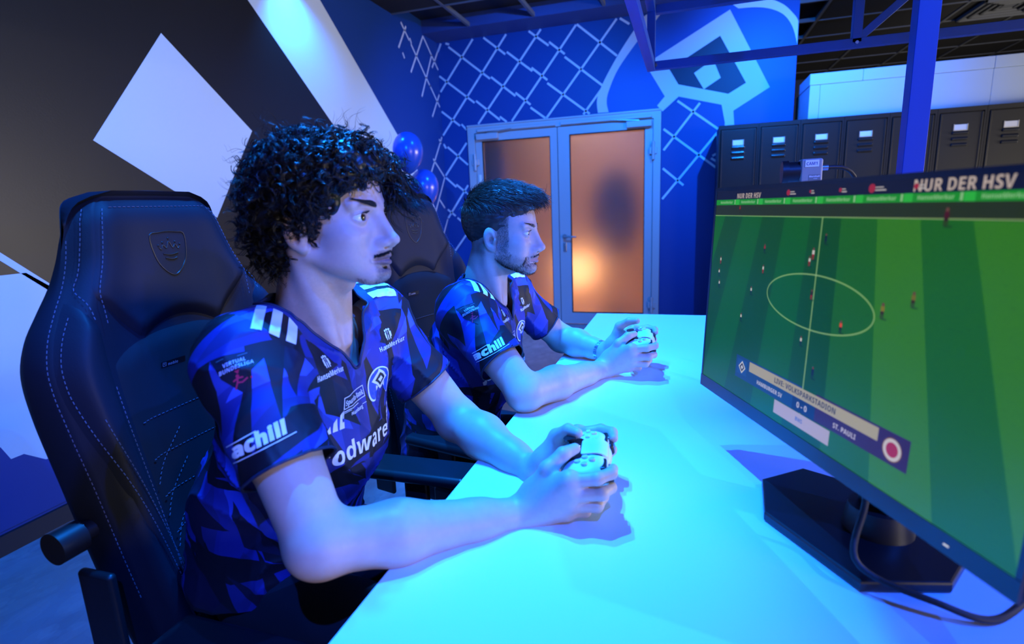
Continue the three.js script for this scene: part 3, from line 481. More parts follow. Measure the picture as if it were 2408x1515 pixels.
  const stitch = (pts, lift, step = 0.0085, len = 0.005, r = 0.0005) => {
    const cv = new THREE.CatmullRomCurve3(pts.map(([z, y]) => V(...P(z, y, lift)))), L = cv.getLength(), n = Math.floor(L / step);
    for (let i = 0; i < n; i++) { const a = cv.getPointAt(i / n), t = cv.getTangentAt(i / n), y = a.y, z = a.z; const x = surfX(z, y) + lift;
      dash.push(new THREE.BoxGeometry(r * 2, r * 2, len).applyQuaternion(q0.clone().setFromUnitVectors(V(0, 0, 1), t)).translate(x, y, z)); }
  };
  for (const s of [-1, 1]) {
    const line = (f, a, b, n = 9) => Array.from({ length: n }, (_, i) => { const y = lerp(a, b, i / (n - 1)); return [s * f(y), y]; });
    stitch(line((y) => headHW(y) - 0.012, 1.06, 1.25), 0.0088); stitch(line((y) => headHW(y) + 0.010, 1.07, 1.25), 0.0072);
    stitch(line((y) => midHW(y) + 0.016, 0.52, 0.96, 12), 0.0105);
    stitch(line((y) => key(HW, y) - 0.014 - lerp(0.05, 0.0, sst(0.55, 1.0, y)), 0.5, 1.08, 16), 0.008);
    stitch(line((y) => key(HW, y) - 0.03 - lerp(0.05, 0.0, sst(0.55, 1.0, y)), 0.5, 0.92, 14), 0.012);
    stitch(line((y) => key(HW, y) - 0.004, 0.6, 1.2, 16), 0.002);
  }
  stitch(Array.from({ length: 9 }, (_, i) => [lerp(-0.1, 0.1, i / 8), 1.248]), 0.0085);
  for (const y of [0.66, 0.73, 0.8, 0.87]) stitch([[-0.14, y], [0, y + 0.004], [0.14, y]], 0.0085);
  for (let k = 0; k < 5; k++) { stitch([[0.14, 0.52 + 0.06 * k], [0.06, 0.6 + 0.06 * k]], 0.0085); stitch([[-0.14, 0.52 + 0.06 * k], [-0.06, 0.6 + 0.06 * k]], 0.0085); }
  part('stitching', merge(dash), thread, o);
  // quilt ribs across the back panel and embossed crest on the headrest
  const crest = [], line3 = (pts, r, closed = false) => crest.push(tube(pts.map(([z, y]) => P(z, y, 0.0088)), r, pts.length * 5, 5, closed));
  const cy = 1.164, sh = [[0, -0.045], [0.022, -0.03], [0.033, -0.008], [0.035, 0.033], [0.018, 0.036], [0, 0.0375], [-0.018, 0.036], [-0.035, 0.033], [-0.033, -0.008], [-0.022, -0.03]];
  line3(sh.map(([z, y]) => [z, cy + y]), 0.0016, true);
  line3([[-0.022, cy + 0.008], [-0.018, cy + 0.004], [-0.013, cy + 0.012], [-0.007, cy + 0.006], [0, cy + 0.018], [0.007, cy + 0.006], [0.013, cy + 0.012], [0.018, cy + 0.004], [0.022, cy + 0.008]], 0.0014);
  for (const [z, y] of [[-0.023, 0.012], [-0.0135, 0.017], [0, 0.024], [0.0135, 0.017], [0.023, 0.012]]) crest.push(new THREE.SphereGeometry(0.0022, 8, 6).translate(...P(z, cy + y, 0.0088)));
  line3([[-0.016, cy - 0.004], [0, cy - 0.0065], [0.016, cy - 0.004]], 0.0016); line3([[-0.012, cy - 0.013], [-0.002, cy - 0.015], [0.013, cy - 0.012]], 0.0016);
  part('crest', merge(crest), std(lin(0.008, 0.009, 0.013), 0.3), o);
  const tagT = canvasTex(256, 64, (c, w, h) => { c.fillStyle = '#07080c'; c.fillRect(0, 0, w, h); c.fillStyle = '#c8ccd8'; c.font = 'bold 40px sans-serif'; c.textAlign = 'left'; c.textBaseline = 'middle'; c.fillText('noble', 70, 34); c.lineWidth = 4; c.strokeStyle = '#c8ccd8'; c.strokeRect(18, 12, 32, 32); c.fillRect(26, 22, 16, 6); });
  { const g = new THREE.PlaneGeometry(0.052, 0.013).rotateY(Math.PI / 2); const m = part('brand_tag', g, std(0xffffff, 0.6, 0, { map: tagT }), mid); m.position.set(...P(0.045, 0.957, 0.0096)); m.rotation.z = -0.2 + 0.0; m.userData.label = 'woven name tag'; }
  // recliner knob, bracket, seat, armrests, foot
  for (const s of [-1, 1]) {
    part('recline_knob', [rod([-0.316, 0.727, s * 0.262], [-0.316, 0.727, s * 0.302], 0.027, 0.027, 28), rod([-0.316, 0.727, s * 0.215], [-0.316, 0.727, s * 0.265], 0.016)], M.blackPlastic, o);
    part('hinge_bracket', rbox(0.075, 0.30, 0.016, 0.034, -0.295, 0.515, s * 0.262, 4), M.blackPlastic, o);
    const ar = part('armrest', rbox(0.27, 0.028, 0.1, 0.013, 0.005, 0.60, s * 0.295, 4), std(lin(0.014, 0.014, 0.016), 0.4), o);
    part('arm_post', [rbox(0.06, 0.26, 0.03, 0.01, -0.01, 0.465, s * 0.30), rbox(0.09, 0.12, 0.045, 0.01, -0.01, 0.41, s * 0.30), rbox(0.07, 0.03, 0.2, 0.008, -0.01, 0.355, s * 0.22)], M.blackPlastic, ar);
    part('seat_bolster', rbox(0.5, 0.11, 0.09, 0.04, 0.03, 0.425, s * 0.225, 4), leather, o);
  }
  part('seat', [rbox(0.5, 0.1, 0.4, 0.04, 0.03, 0.405, 0, 4), rbox(0.06, 0.09, 0.48, 0.035, 0.27, 0.395, 0, 4)], knit, o);
  part('seat_pan', rbox(0.36, 0.05, 0.3, 0.01, 0.02, 0.335, 0), M.blackPlastic, o);
  part('gas_lift', [rod([0, 0.1, 0], [0, 0.32, 0], 0.026, 0.022, 16), rod([0, 0.1, 0], [0, 0.2, 0], 0.034, 0.034, 16)], M.steel, o);
  for (let k = 0; k < 5; k++) { const a = k * 1.2566 + 0.3, c = Math.cos(a), s = Math.sin(a);
    const l = part('base_leg', beam([0.02 * c, 0.105, 0.02 * s], [0.32 * c, 0.085, 0.32 * s], 0.045, 0.03), M.blackPlastic, o);
    part('caster', [rod([0.31 * c - 0.02 * s, 0.031, 0.31 * s + 0.02 * c], [0.31 * c + 0.02 * s, 0.031, 0.31 * s - 0.02 * c], 0.03, 0.03, 18), rod([0.31 * c, 0.04, 0.31 * s], [0.31 * c, 0.085, 0.31 * s], 0.008)], M.rubber, l); }
  return o;
}
{
  const c1 = makeChair(); c1.position.set(-0.614, 0, -0.807); c1.userData.label = 'black gaming chair with crest under the curly-haired player'; c1.userData.group = 'gaming chairs at the table';
  const c2 = c1.clone(); c2.name = numbered('gaming_chair'); scene.add(c2); c2.userData = { ...c1.userData, label: 'black gaming chair under the bearded player with the bracelet' };
  const th = 0.23; c2.rotation.y = -th; c2.position.set(-0.86 + 0.336 * Math.cos(th), 0, -1.635 + 0.336 * Math.sin(th));
}
// ---------------------------------------------------------------- distance fields and their meshing
const smin = (a, b, k) => { if (k <= 0) return a < b ? a : b; const h = Math.max(k - Math.abs(a - b), 0) / k; return Math.min(a, b) - h * h * k * 0.25; };
const smax = (a, b, k) => -smin(-a, -b, k);
const ball = (c, r) => { const [a, b, d] = c; const f = (x, y, z) => Math.hypot(x - a, y - b, z - d) - r; f.c = c; f.r = r; return f; };
function ell(c, r, rot) { // ellipsoid, rot = [yaw about y, pitch about z] optional
  const [a, b, d] = c, [p, q, s] = r; let m = null;
  if (rot) m = new THREE.Matrix4().makeRotationFromEuler(new THREE.Euler(rot[0], rot[1], rot[2])).transpose().elements;
  const f = (x, y, z) => {
    x -= a; y -= b; z -= d;
    if (m) { const X = m[0] * x + m[4] * y + m[8] * z, Y = m[1] * x + m[5] * y + m[9] * z, Z = m[2] * x + m[6] * y + m[10] * z; x = X; y = Y; z = Z; }
    const k0 = Math.sqrt((x / p) ** 2 + (y / q) ** 2 + (z / s) ** 2), k1 = Math.sqrt((x / p / p) ** 2 + (y / q / q) ** 2 + (z / s / s) ** 2);
    return k1 < 1e-9 ? -Math.min(p, q, s) : k0 * (k0 - 1) / k1;
  };
  f.c = c; f.r = Math.max(p, q, s); return f;
}
function cone(A, B, r1, r2 = r1) { // round cone between two joints
  const [ax, ay, az] = A, bx = B[0] - ax, by = B[1] - ay, bz = B[2] - az, l2 = bx * bx + by * by + bz * bz, rd = r1 - r2, a2 = l2 - rd * rd, il = 1 / l2;
  const f = (x, y, z) => {
    const px = x - ax, py = y - ay, pz = z - az, Y = px * bx + py * by + pz * bz, Z = Y - l2;
    const vx = px * l2 - bx * Y, vy = py * l2 - by * Y, vz = pz * l2 - bz * Y, x2 = vx * vx + vy * vy + vz * vz, y2 = Y * Y * l2, z2 = Z * Z * l2, k = Math.sign(rd) * rd * rd * x2;
    if (Math.sign(Z) * a2 * z2 > k) return Math.sqrt(x2 + z2) * il - r2;
    if (Math.sign(Y) * a2 * y2 < k) return Math.sqrt(x2 + y2) * il - r1;
    return (Math.sqrt(x2 * a2 * il) + Y * rd) * il - r1;
  };
  f.c = [ax + bx / 2, ay + by / 2, az + bz / 2]; f.r = Math.sqrt(l2) / 2 + Math.max(r1, r2); return f;
}
function field() { // ordered list of joins (k > 0 smooth) and cuts
  const L = [];
  const f = (x, y, z) => {
    let d = 1e3;
    for (let i = 0; i < L.length; i++) {
      const e = L[i], p = e.p, k = e.k;
      if (p.c) { const lb = Math.sqrt((x - p.c[0]) ** 2 + (y - p.c[1]) ** 2 + (z - p.c[2]) ** 2) - p.r; if (e.cut ? -lb * 0.5 < d - k && lb > k + 0.004 : lb * 0.6 > d + k && lb > 0) continue; }
      const v = p(x, y, z); d = e.cut ? smax(d, -v, k) : smin(d, v, typeof k === 'function' ? k(x, y, z) : k);
    }
    return d;
  };
  f.add = (p, k = 0.01) => { L.push({ p, k }); return f; };
  f.cut = (p, k = 0.005) => { L.push({ p, k, cut: true }); return f; };
  return f;
}
// naive surface nets over sparse blocks, vertices drawn onto the surface, normals from the field
function meshField(f, lo, hi, h) {
  const n = [0, 1, 2].map((i) => Math.ceil((hi[i] - lo[i]) / h) + 1), [nx, ny, nz_] = n, val = new Float32Array(nx * ny * nz_).fill(1), B = 6;
  for (let bk = 0; bk < nz_; bk += B) for (let bj = 0; bj < ny; bj += B) for (let bi = 0; bi < nx; bi += B) {
    const d = f(lo[0] + (bi + B / 2) * h, lo[1] + (bj + B / 2) * h, lo[2] + (bk + B / 2) * h), far = d > B * h * 1.5 || d < -B * h * 3;
    for (let k = bk; k < Math.min(bk + B, nz_); k++) for (let j = bj; j < Math.min(bj + B, ny); j++) for (let i = bi; i < Math.min(bi + B, nx); i++)
      val[i + nx * (j + ny * k)] = far ? Math.sign(d) : f(lo[0] + i * h, lo[1] + j * h, lo[2] + k * h);
  }
  const vid = new Int32Array(nx * ny * nz_).fill(-1), pos = [], E = [[0, 1], [0, 2], [0, 4], [1, 3], [1, 5], [2, 3], [2, 6], [3, 7], [4, 5], [4, 6], [5, 7], [6, 7]];
  const off = [0, 1, nx, nx + 1, nx * ny, nx * ny + 1, nx * ny + nx, nx * ny + nx + 1], c = new Float64Array(8);
  for (let k = 0; k < nz_ - 1; k++) for (let j = 0; j < ny - 1; j++) for (let i = 0; i < nx - 1; i++) {
    const o = i + nx * (j + ny * k); let m = 0;
    for (let q = 0; q < 8; q++) { c[q] = val[o + off[q]]; if (c[q] < 0) m |= 1 << q; }
    if (m === 0 || m === 255) continue;
    let sx = 0, sy = 0, sz = 0, w = 0;
    for (const [a, b] of E) { if ((c[a] < 0) === (c[b] < 0)) continue; const t = c[a] / (c[a] - c[b]); sx += (a & 1) + t * ((b & 1) - (a & 1)); sy += (a >> 1 & 1) + t * ((b >> 1 & 1) - (a >> 1 & 1)); sz += (a >> 2) + t * ((b >> 2) - (a >> 2)); w++; }
    vid[o] = pos.length / 3; pos.push(lo[0] + (i + sx / w) * h, lo[1] + (j + sy / w) * h, lo[2] + (k + sz / w) * h);
  }
  const idx = [];
  for (let k = 1; k < nz_ - 1; k++) for (let j = 1; j < ny - 1; j++) for (let i = 1; i < nx - 1; i++) {
    const o = i + nx * (j + ny * k), s = val[o] < 0;
    const quad = (a, b, cc, d, flip) => { if (a < 0 || b < 0 || cc < 0 || d < 0) return; flip ? idx.push(a, cc, b, a, d, cc) : idx.push(a, b, cc, a, cc, d); };
    if (s !== (val[o + 1] < 0)) quad(vid[o - nx - nx * ny], vid[o - nx * ny], vid[o], vid[o - nx], !s);
    if (s !== (val[o + nx] < 0)) quad(vid[o - 1 - nx * ny], vid[o - nx * ny], vid[o], vid[o - 1], s);
    if (s !== (val[o + nx * ny] < 0)) quad(vid[o - 1 - nx], vid[o - nx], vid[o], vid[o - 1], !s);
  }
  const nrm = new Float32Array(pos.length), e = h * 0.5;
  for (let i = 0; i < pos.length; i += 3) {
    let x = pos[i], y = pos[i + 1], z = pos[i + 2], gx, gy, gz;
    for (let it = 0; it < 2; it++) {
      const d = f(x, y, z); gx = f(x + e, y, z) - f(x - e, y, z); gy = f(x, y + e, z) - f(x, y - e, z); gz = f(x, y, z + e) - f(x, y, z - e);
      const L = Math.hypot(gx, gy, gz) || 1; gx /= L; gy /= L; gz /= L;
      if (it === 0) { const s = clamp(d, -0.6 * h, 0.6 * h); x -= gx * s; y -= gy * s; z -= gz * s; }
    }
    pos[i] = x; pos[i + 1] = y; pos[i + 2] = z; nrm[i] = gx; nrm[i + 1] = gy; nrm[i + 2] = gz;
  }
  const g = new THREE.BufferGeometry(); g.setAttribute('position', new THREE.Float32BufferAttribute(pos, 3)); g.setAttribute('normal', new THREE.BufferAttribute(nrm, 3)); g.setIndex(idx);
  return g;
}
// keep only the part of a surface where cut(x,y,z) < 0, with a clean edge; returns a plain triangle list
function clipGeo(g, cut) {
  const p = g.attributes.position.array, n = g.attributes.normal.array, ix = g.index ? g.index.array : null, cnt = ix ? ix.length : p.length / 3;
  const P = [], N = [], val = new Float32Array(p.length / 3); for (let i = 0; i < val.length; i++) val[i] = cut(p[3 * i], p[3 * i + 1], p[3 * i + 2]);
  for (let t = 0; t < cnt; t += 3) {
    const v = [0, 1, 2].map((q) => ix ? ix[t + q] : t + q), s = v.map((i) => val[i]);
    if (s[0] >= 0 && s[1] >= 0 && s[2] >= 0) continue;
    const poly = [];
    for (let q = 0; q < 3; q++) { const a = v[q], b = v[(q + 1) % 3], sa = val[a], sb = val[b];
      if (sa < 0) poly.push([p[3 * a], p[3 * a + 1], p[3 * a + 2], n[3 * a], n[3 * a + 1], n[3 * a + 2]]);
      if ((sa < 0) !== (sb < 0)) { const m = sa / (sa - sb); poly.push([0, 1, 2].map((d) => lerp(p[3 * a + d], p[3 * b + d], m)).concat([0, 1, 2].map((d) => lerp(n[3 * a + d], n[3 * b + d], m)))); } }
    for (let q = 1; q + 1 < poly.length; q++) for (const w of [poly[0], poly[q], poly[q + 1]]) { P.push(w[0], w[1], w[2]); N.push(w[3], w[4], w[5]); }
  }
  const o = new THREE.BufferGeometry(); o.setAttribute('position', new THREE.Float32BufferAttribute(P, 3)); o.setAttribute('normal', new THREE.Float32BufferAttribute(N, 3)); return o;
}
// merge of plain position/normal/colour geometries
function joinPN(list, withColor) {
  const gs = list.map((g) => { g = g.index ? g.toNonIndexed() : g; for (const k of Object.keys(g.attributes)) if (!['position', 'normal', ...(withColor ? ['color'] : [])].includes(k)) g.deleteAttribute(k); return g; });
  return gs.length > 1 ? mergeGeometries(gs) : gs[0];
}
function tint(g, fn) { // vertex colours from a point function
  const p = g.attributes.position, c = new Float32Array(p.count * 3);
  for (let i = 0; i < p.count; i++) { const r = fn(p.getX(i), p.getY(i), p.getZ(i)); c[3 * i] = r[0]; c[3 * i + 1] = r[1]; c[3 * i + 2] = r[2]; }
  g.setAttribute('color', new THREE.BufferAttribute(c, 3)); return g;
}
// many thin strands in one mesh: each path is an array of [x,y,z], radius tapers to the tip
function strands(paths, r0, sides = 3) {
  let nv = 0, ni = 0; for (const p of paths) { nv += p.length * sides; ni += (p.length - 1) * sides * 6; }
  const pos = new Float32Array(nv * 3), nor = new Float32Array(nv * 3), idx = new Uint32Array(ni); let v = 0, q = 0;
  const t = V(0, 0, 0), a = V(0, 0, 0), b = V(0, 0, 0);
  for (const p of paths) {
    const m = p.length, rad = (p.r ?? 1) * r0; a.set(0.31, 0.92, 0.23);
    for (let i = 0; i < m; i++) {
      const A = p[Math.max(0, i - 1)], B = p[Math.min(m - 1, i + 1)]; t.set(B[0] - A[0], B[1] - A[1], B[2] - A[2]).normalize();
      b.crossVectors(t, a).normalize(); a.crossVectors(b, t).normalize(); const u = i / (m - 1), r = rad * (1 - 0.75 * u * u) * Math.min(1, 0.6 + u * 3);
      for (let s = 0; s < sides; s++) { const w = s / sides * 6.2832, cx = Math.cos(w), cy = Math.sin(w), o = 3 * (v + i * sides + s);
        nor[o] = a.x * cx + b.x * cy; nor[o + 1] = a.y * cx + b.y * cy; nor[o + 2] = a.z * cx + b.z * cy;
        pos[o] = p[i][0] + nor[o] * r; pos[o + 1] = p[i][1] + nor[o + 1] * r; pos[o + 2] = p[i][2] + nor[o + 2] * r; }
      if (i < m - 1) for (let s = 0; s < sides; s++) { const c0 = v + i * sides + s, c1 = v + i * sides + (s + 1) % sides; idx[q++] = c0; idx[q++] = c1; idx[q++] = c0 + sides; idx[q++] = c1; idx[q++] = c1 + sides; idx[q++] = c0 + sides; }
    }
    v += m * sides;
  }
  const g = new THREE.BufferGeometry(); g.setAttribute('position', new THREE.BufferAttribute(pos, 3)); g.setAttribute('normal', new THREE.BufferAttribute(nor, 3)); g.setIndex(new THREE.BufferAttribute(idx, 1)); return g;
}
// ---------------------------------------------------------------- people
// head field in its own frame: x to the face, y up, z to the right ear; the origin lies between the eyes and ears at eye height
function headField(o = {}) {
  const f = field(), two = (fn) => { for (const s of [-1, 1]) fn(s); };
  f.add(ell([-0.018, 0.032, 0], [0.098, 0.084, 0.074]), 0);
  f.add(ell([0.018, 0.028, 0], [0.070, 0.066, 0.062]), 0.02);            // forehead
  f.add(ell([0.030, -0.035, 0], [0.056, 0.070, 0.054]), 0.03);           // face
  f.add(ell([0.058, -0.072, 0], [0.032, 0.034, 0.034]), 0.02);           // muzzle
  two((s) => f.add(cone([-0.004, -0.055, s * 0.052], [0.068, -0.103, s * 0.017], 0.018, 0.014), 0.026)); // jaw
  f.add(ell([0.076, -0.101, 0], [0.019, 0.016, 0.021]), 0.014);          // chin
  two((s) => f.add(ell([0.052, -0.030, s * 0.044], [0.026, 0.020, 0.019]), 0.02));                         // cheekbone
  two((s) => f.add(ell([0.040, -0.060, s * 0.042], [0.030, 0.030, 0.018]), 0.02));                         // cheek
  two((s) => f.cut(ell([0.097, 0.000, s * 0.033], [0.022, 0.0145, 0.0215]), 0.016));                       // eye socket
  two((s) => f.add(cone([0.083, 0.017, s * 0.012], [0.070, 0.019, s * 0.046], 0.0075, 0.006), 0.012));     // brow ridge
  // nose
  f.add(cone([0.074, 0.012, 0], [0.090, -0.040, 0], 0.0070, 0.0120), 0.012);
  f.add(cone([0.085, 0.010, 0], [0.1075, -0.034, 0], 0.0070, 0.0085), 0.011);
  f.add(ell([0.1085, -0.039, 0], [0.0115, 0.0095, 0.0105]), 0.007);
  two((s) => f.add(ell([0.0945, -0.0450, s * 0.0112], [0.0120, 0.0082, 0.0066]), 0.009));
  f.add(cone([0.094, -0.050, 0], [0.106, -0.0475, 0], 0.005, 0.005), 0.005);
  two((s) => f.cut(ell([0.0985, -0.0522, s * 0.0098], [0.0082, 0.0044, 0.0050], [0, 0, 0.1]), 0.002));
  // lips and mouth line
  f.add(ell([0.086, -0.060, 0], [0.0125, 0.012, 0.022]), 0.012);
  two((s) => f.add(cone([0.0965, -0.0665, s * 0.003], [0.0815, -0.0725, s * 0.0235], 0.0048, 0.0028), 0.005));
  two((s) => f.add(cone([0.0950, -0.0790, s * 0.002], [0.0815, -0.0750, s * 0.0220], 0.0058, 0.0030), 0.005));
  f.cut(cone([0.1035, -0.0728, 0], [0.1015, -0.0728, 0.0005], 0.0016, 0.0016), 0.003);
  two((s) => f.cut(cone([0.1025, -0.0728, 0], [0.0855, -0.0742, s * 0.0255], 0.0016, 0.0014), 0.003));
  f.cut(cone([0.093, -0.0885, -0.012], [0.093, -0.0885, 0.012], 0.0030, 0.0030), 0.008);                   // under the lower lip
  // eyelids: a rim around the eyeball with an almond opening
  two((s) => f.add(ball([0.0690, 0.0, s * 0.0318], 0.0150), 0.004));
  const op = o.open ?? 0.0042;
  two((s) => f.cut(ell([0.0805, -0.0002, s * 0.0352], [0.0150, op, 0.0140], [0, s * -0.3, 0]), 0.0012));
  // ears
  two((s) => {
    const R = [0, s * 0.38, 0.16], c = [-0.012, -0.016, s * 0.0775];
    f.add(ell(c, [0.0175, 0.0305, 0.0085], R), 0.007);
    f.add(ell([-0.004, -0.043, s * 0.0735], [0.008, 0.009, 0.0055]), 0.006);
    f.cut(ell([c[0] + 0.003, c[1] - 0.002, c[2] + s * 0.0085], [0.0098, 0.0185, 0.0078], R), 0.003);
    f.cut(ell([c[0] + 0.004, c[1] - 0.004, c[2] + s * 0.001], [0.0065, 0.009, 0.008], R), 0.003);
    f.add(cone([c[0] + 0.0135, c[1] - 0.003, c[2] - s * 0.001], [c[0] + 0.012, c[1] - 0.010, c[2]], 0.0042, 0.004), 0.003);
    f.add(cone([c[0] - 0.004, c[1] + 0.012, c[2] + s * 0.003], [c[0] - 0.006, c[1] - 0.012, c[2] + s * 0.0015], 0.0028, 0.0028), 0.003);
  });
  if (o.extra) o.extra(f);
  return f;
}
// right hand closed on the pad, in the pad's frame (x forward, y up, z right); side = -1 mirrors it
function handBones(side, o = {}) {
  const m = (p) => [p[0], p[1], p[2] * side];
  const W = o.wrist ?? [-0.098, -0.045, 0.067];
  const F = [
    [[-0.012, 0.010, 0.087], [0.030, 0.010, 0.091], [0.050, 0.008, 0.076], [0.052, 0.005, 0.056]],
    [[-0.012, -0.011, 0.090], [0.030, -0.016, 0.089], [0.043, -0.020, 0.066], [0.034, -0.024, 0.049]],
    [[-0.018, -0.030, 0.086], [0.019, -0.038, 0.083], [0.028, -0.037, 0.060], [0.014, -0.034, 0.045]],
    [[-0.030, -0.045, 0.077], [-0.002, -0.051, 0.072], [0.003, -0.047, 0.053], [-0.010, -0.042, 0.041]]].map((q) => q.map(m));
  const T = (o.thumb ?? [[-0.076, -0.018, 0.056], [-0.046, 0.022, 0.062], [-0.020, 0.036, 0.047], [-0.003, 0.0345, 0.030]]).map(m);
  return { W: m(W), F, T };
}
function addHand(f, B, tr) { // tr: pad frame -> world
  const w = (p) => tr(p), r = [[0.0112, 0.0098, 0.0088, 0.0076], [0.0115, 0.0100, 0.0090, 0.0078], [0.0110, 0.0094, 0.0084, 0.0073], [0.0100, 0.0082, 0.0073, 0.0064]];
  const W = w(B.W);
  B.F.forEach((q, i) => f.add(cone(W, w(q[0]), 0.0225 - i * 0.001, 0.0118), 0.016));
  f.add(cone(w(B.F[0][0]), w(B.F[3][0]), 0.0115, 0.0100), 0.012);
  f.add(cone(W, w(B.T[0]), 0.022, 0.019), 0.02); f.add(cone(w(B.T[0]), w(B.T[1]), 0.019, 0.0132), 0.016);
  f.add(cone(w(B.T[0]), w(B.F[0][0]), 0.015, 0.010), 0.02);
  B.F.forEach((q, i) => { for (let k = 0; k < 3; k++) f.add(cone(w(q[k]), w(q[k + 1]), r[i][k], r[i][k + 1]), k ? 0.004 : 0.005); });
  f.add(cone(w(B.T[1]), w(B.T[2]), 0.0128, 0.0110), 0.006); f.add(cone(w(B.T[2]), w(B.T[3]), 0.0112, 0.0088), 0.004);
}
function makePerson(S) {
  const o = thing('person', S.label, 'person', [0, 0, 0]); o.userData.group = undefined; delete o.userData.group;
  const D = S.shift, at = (p) => [p[0] + D[0], p[1] + D[1], p[2] + D[2]], ZM = -0.787 + D[2];
  // ---- head frame
  const hm = new THREE.Matrix4().compose(V(...S.head), new THREE.Quaternion().setFromEuler(new THREE.Euler(S.roll ?? 0, S.yaw ?? 0, S.pitch ?? 0, 'YZX')), V(1, 1, 1).multiplyScalar(S.scale ?? 1)), him = hm.clone().invert().elements, hs = S.scale ?? 1;
  const jw = S.jaw ?? 1, toHead = (x, y, z) => { const b = him[1] * x + him[5] * y + him[9] * z + him[13]; return [him[0] * x + him[4] * y + him[8] * z + him[12], b < -0.03 ? -0.03 + (b + 0.03) * jw : b, him[2] * x + him[6] * y + him[10] * z + him[14]]; };
  const fromHead = (p) => { const q = V(p[0], p[1] < -0.03 ? -0.03 + (p[1] + 0.03) / jw : p[1], p[2]).applyMatrix4(hm); return [q.x, q.y, q.z]; };
  const hf = headField(S.face);
  const headW = (x, y, z) => { const q = toHead(x, y, z); return hf(q[0], q[1], q[2]) * hs; }; headW.c = S.head; headW.r = 0.16;
  // ---- joints
  const SR = at([-0.612, 1.006, -0.622]), SL = at([-0.605, 1.006, -0.952]), ER = S.elbowR, EL = S.elbowL;
  const pm = S.pad, tr = (p) => { const q = V(...p).applyMatrix4(pm); return [q.x, q.y, q.z]; };
  const HR = handBones(1, S.handR), HL = handBones(-1, S.handL), WR = tr(HR.W), WL = tr(HL.W);
  const mix = (a, b, t) => [0, 1, 2].map((i) => lerp(a[i], b[i], t));
  const nb = at([-0.625, 1.045, -0.787]), nt = fromHead([-0.03, -0.045, 0]);
  const limbs = (f) => {
    for (const [s, e, w] of [[SR, ER, WR], [SL, EL, WL]]) {
      f.add(cone(s, mix(s, e, 0.45), 0.050, 0.0485), 0.02); f.add(cone(mix(s, e, 0.4), e, 0.050, 0.041), 0.02);
      f.add(ball([e[0] - 0.006, e[1] - 0.004, e[2]], 0.0405), 0.015);
      f.add(cone(mix(e, w, 0.04), mix(e, w, 0.35), 0.041, 0.0435), 0.02); f.add(cone(mix(e, w, 0.35), mix(e, w, 0.75), 0.0425, 0.031), 0.02); f.add(cone(mix(e, w, 0.72), w, 0.031, 0.0255), 0.015);
    }
    return f;
  };
  const neck = (f) => {
    f.add(cone(nb, nt, 0.060, 0.055), 0.02);
    for (const s of [-1, 1]) f.add(cone(fromHead([-0.03, -0.05, s * 0.055]), [nb[0] + 0.055, nb[1] - 0.045, nb[2] + s * 0.018], 0.013, 0.011), 0.022);
    f.add(ball(mix(nt, [nb[0] + 0.06, nb[1], nb[2]], 0.45).map((v, i) => v + [0.035, -0.006, 0][i]), 0.012), 0.025);
    f.add(cone([nb[0] + 0.008, nb[1] - 0.075, nb[2] - 0.05], [nb[0] + 0.008, nb[1] - 0.075, nb[2] + 0.05], 0.034, 0.034), 0.02).add(ell([nb[0] + 0.016, nb[1] - 0.08, nb[2]], [0.036, 0.05, 0.036]), 0.02);
    return f;
  };
  const torsoSkin = (f) => f.add(ell(at([-0.655, 0.86, -0.787]), [0.105, 0.16, 0.14]), 0.03).add(cone([SR[0] - 0.02, SR[1] - 0.005, SR[2] - 0.01], [SL[0] - 0.02, SL[1] - 0.005, SL[2] + 0.01], 0.040, 0.040), 0.03).add(ell(at([-0.722, 0.67, -0.787]), [0.10, 0.15, 0.135]), 0.04);
  const skin = field(); skin.add(headW, 0); neck(skin); limbs(skin); torsoSkin(skin);
  const headOnly = field(); headOnly.add(headW, 0); neck(headOnly); 
  const armR = limbs(field()); addHand(armR, HR, tr); const armL = armR; addHand(armL, HL, tr);
  const bx = (pts, pad) => [[0, 1, 2].map((i) => Math.min(...pts.map((p) => p[i])) - pad), [0, 1, 2].map((i) => Math.max(...pts.map((p) => p[i])) + pad)];
  const pieces = [];
  { const h = S.head; pieces.push(meshField(headOnly, [h[0] - 0.13, h[1] - 0.20, h[2] - 0.105], [h[0] + 0.135, h[1] + 0.135, h[2] + 0.105], S.cell ?? 0.002)); }
  for (const [H, e, w] of [[HR, ER, WR], [HL, EL, WL]]) {
    const pts = [...H.F.flat(), ...H.T].map(tr), b = bx([...pts, w], 0.026); pieces.push(meshField(armR, b[0], b[1], 0.0024));
  }
  for (const [s, e, w] of [[SR, ER, WR], [SL, EL, WL]]) { // arm up to the hand's box
    const b = bx([s, e, mix(e, w, 0.985)], 0.06), far = w; const g = meshField(armR, b[0], b[1], 0.0055);
    const d = V(w[0] - e[0], w[1] - e[1], w[2] - e[2]).normalize();
    pieces.push(clipGeo(g, (x, y, z) => (x - w[0]) * d.x + (y - w[1]) * d.y + (z - w[2]) * d.z + 0.006));
  }
  { const b = bx([at([-0.632, 0.6, -0.787]), SR, SL, nb], 0.10); const bodyF = field(); torsoSkin(bodyF); neck(bodyF); pieces.push(clipGeo(meshField(bodyF, b[0], b[1], 0.011), (x, y, z) => y - nb[1] - 0.03)); }
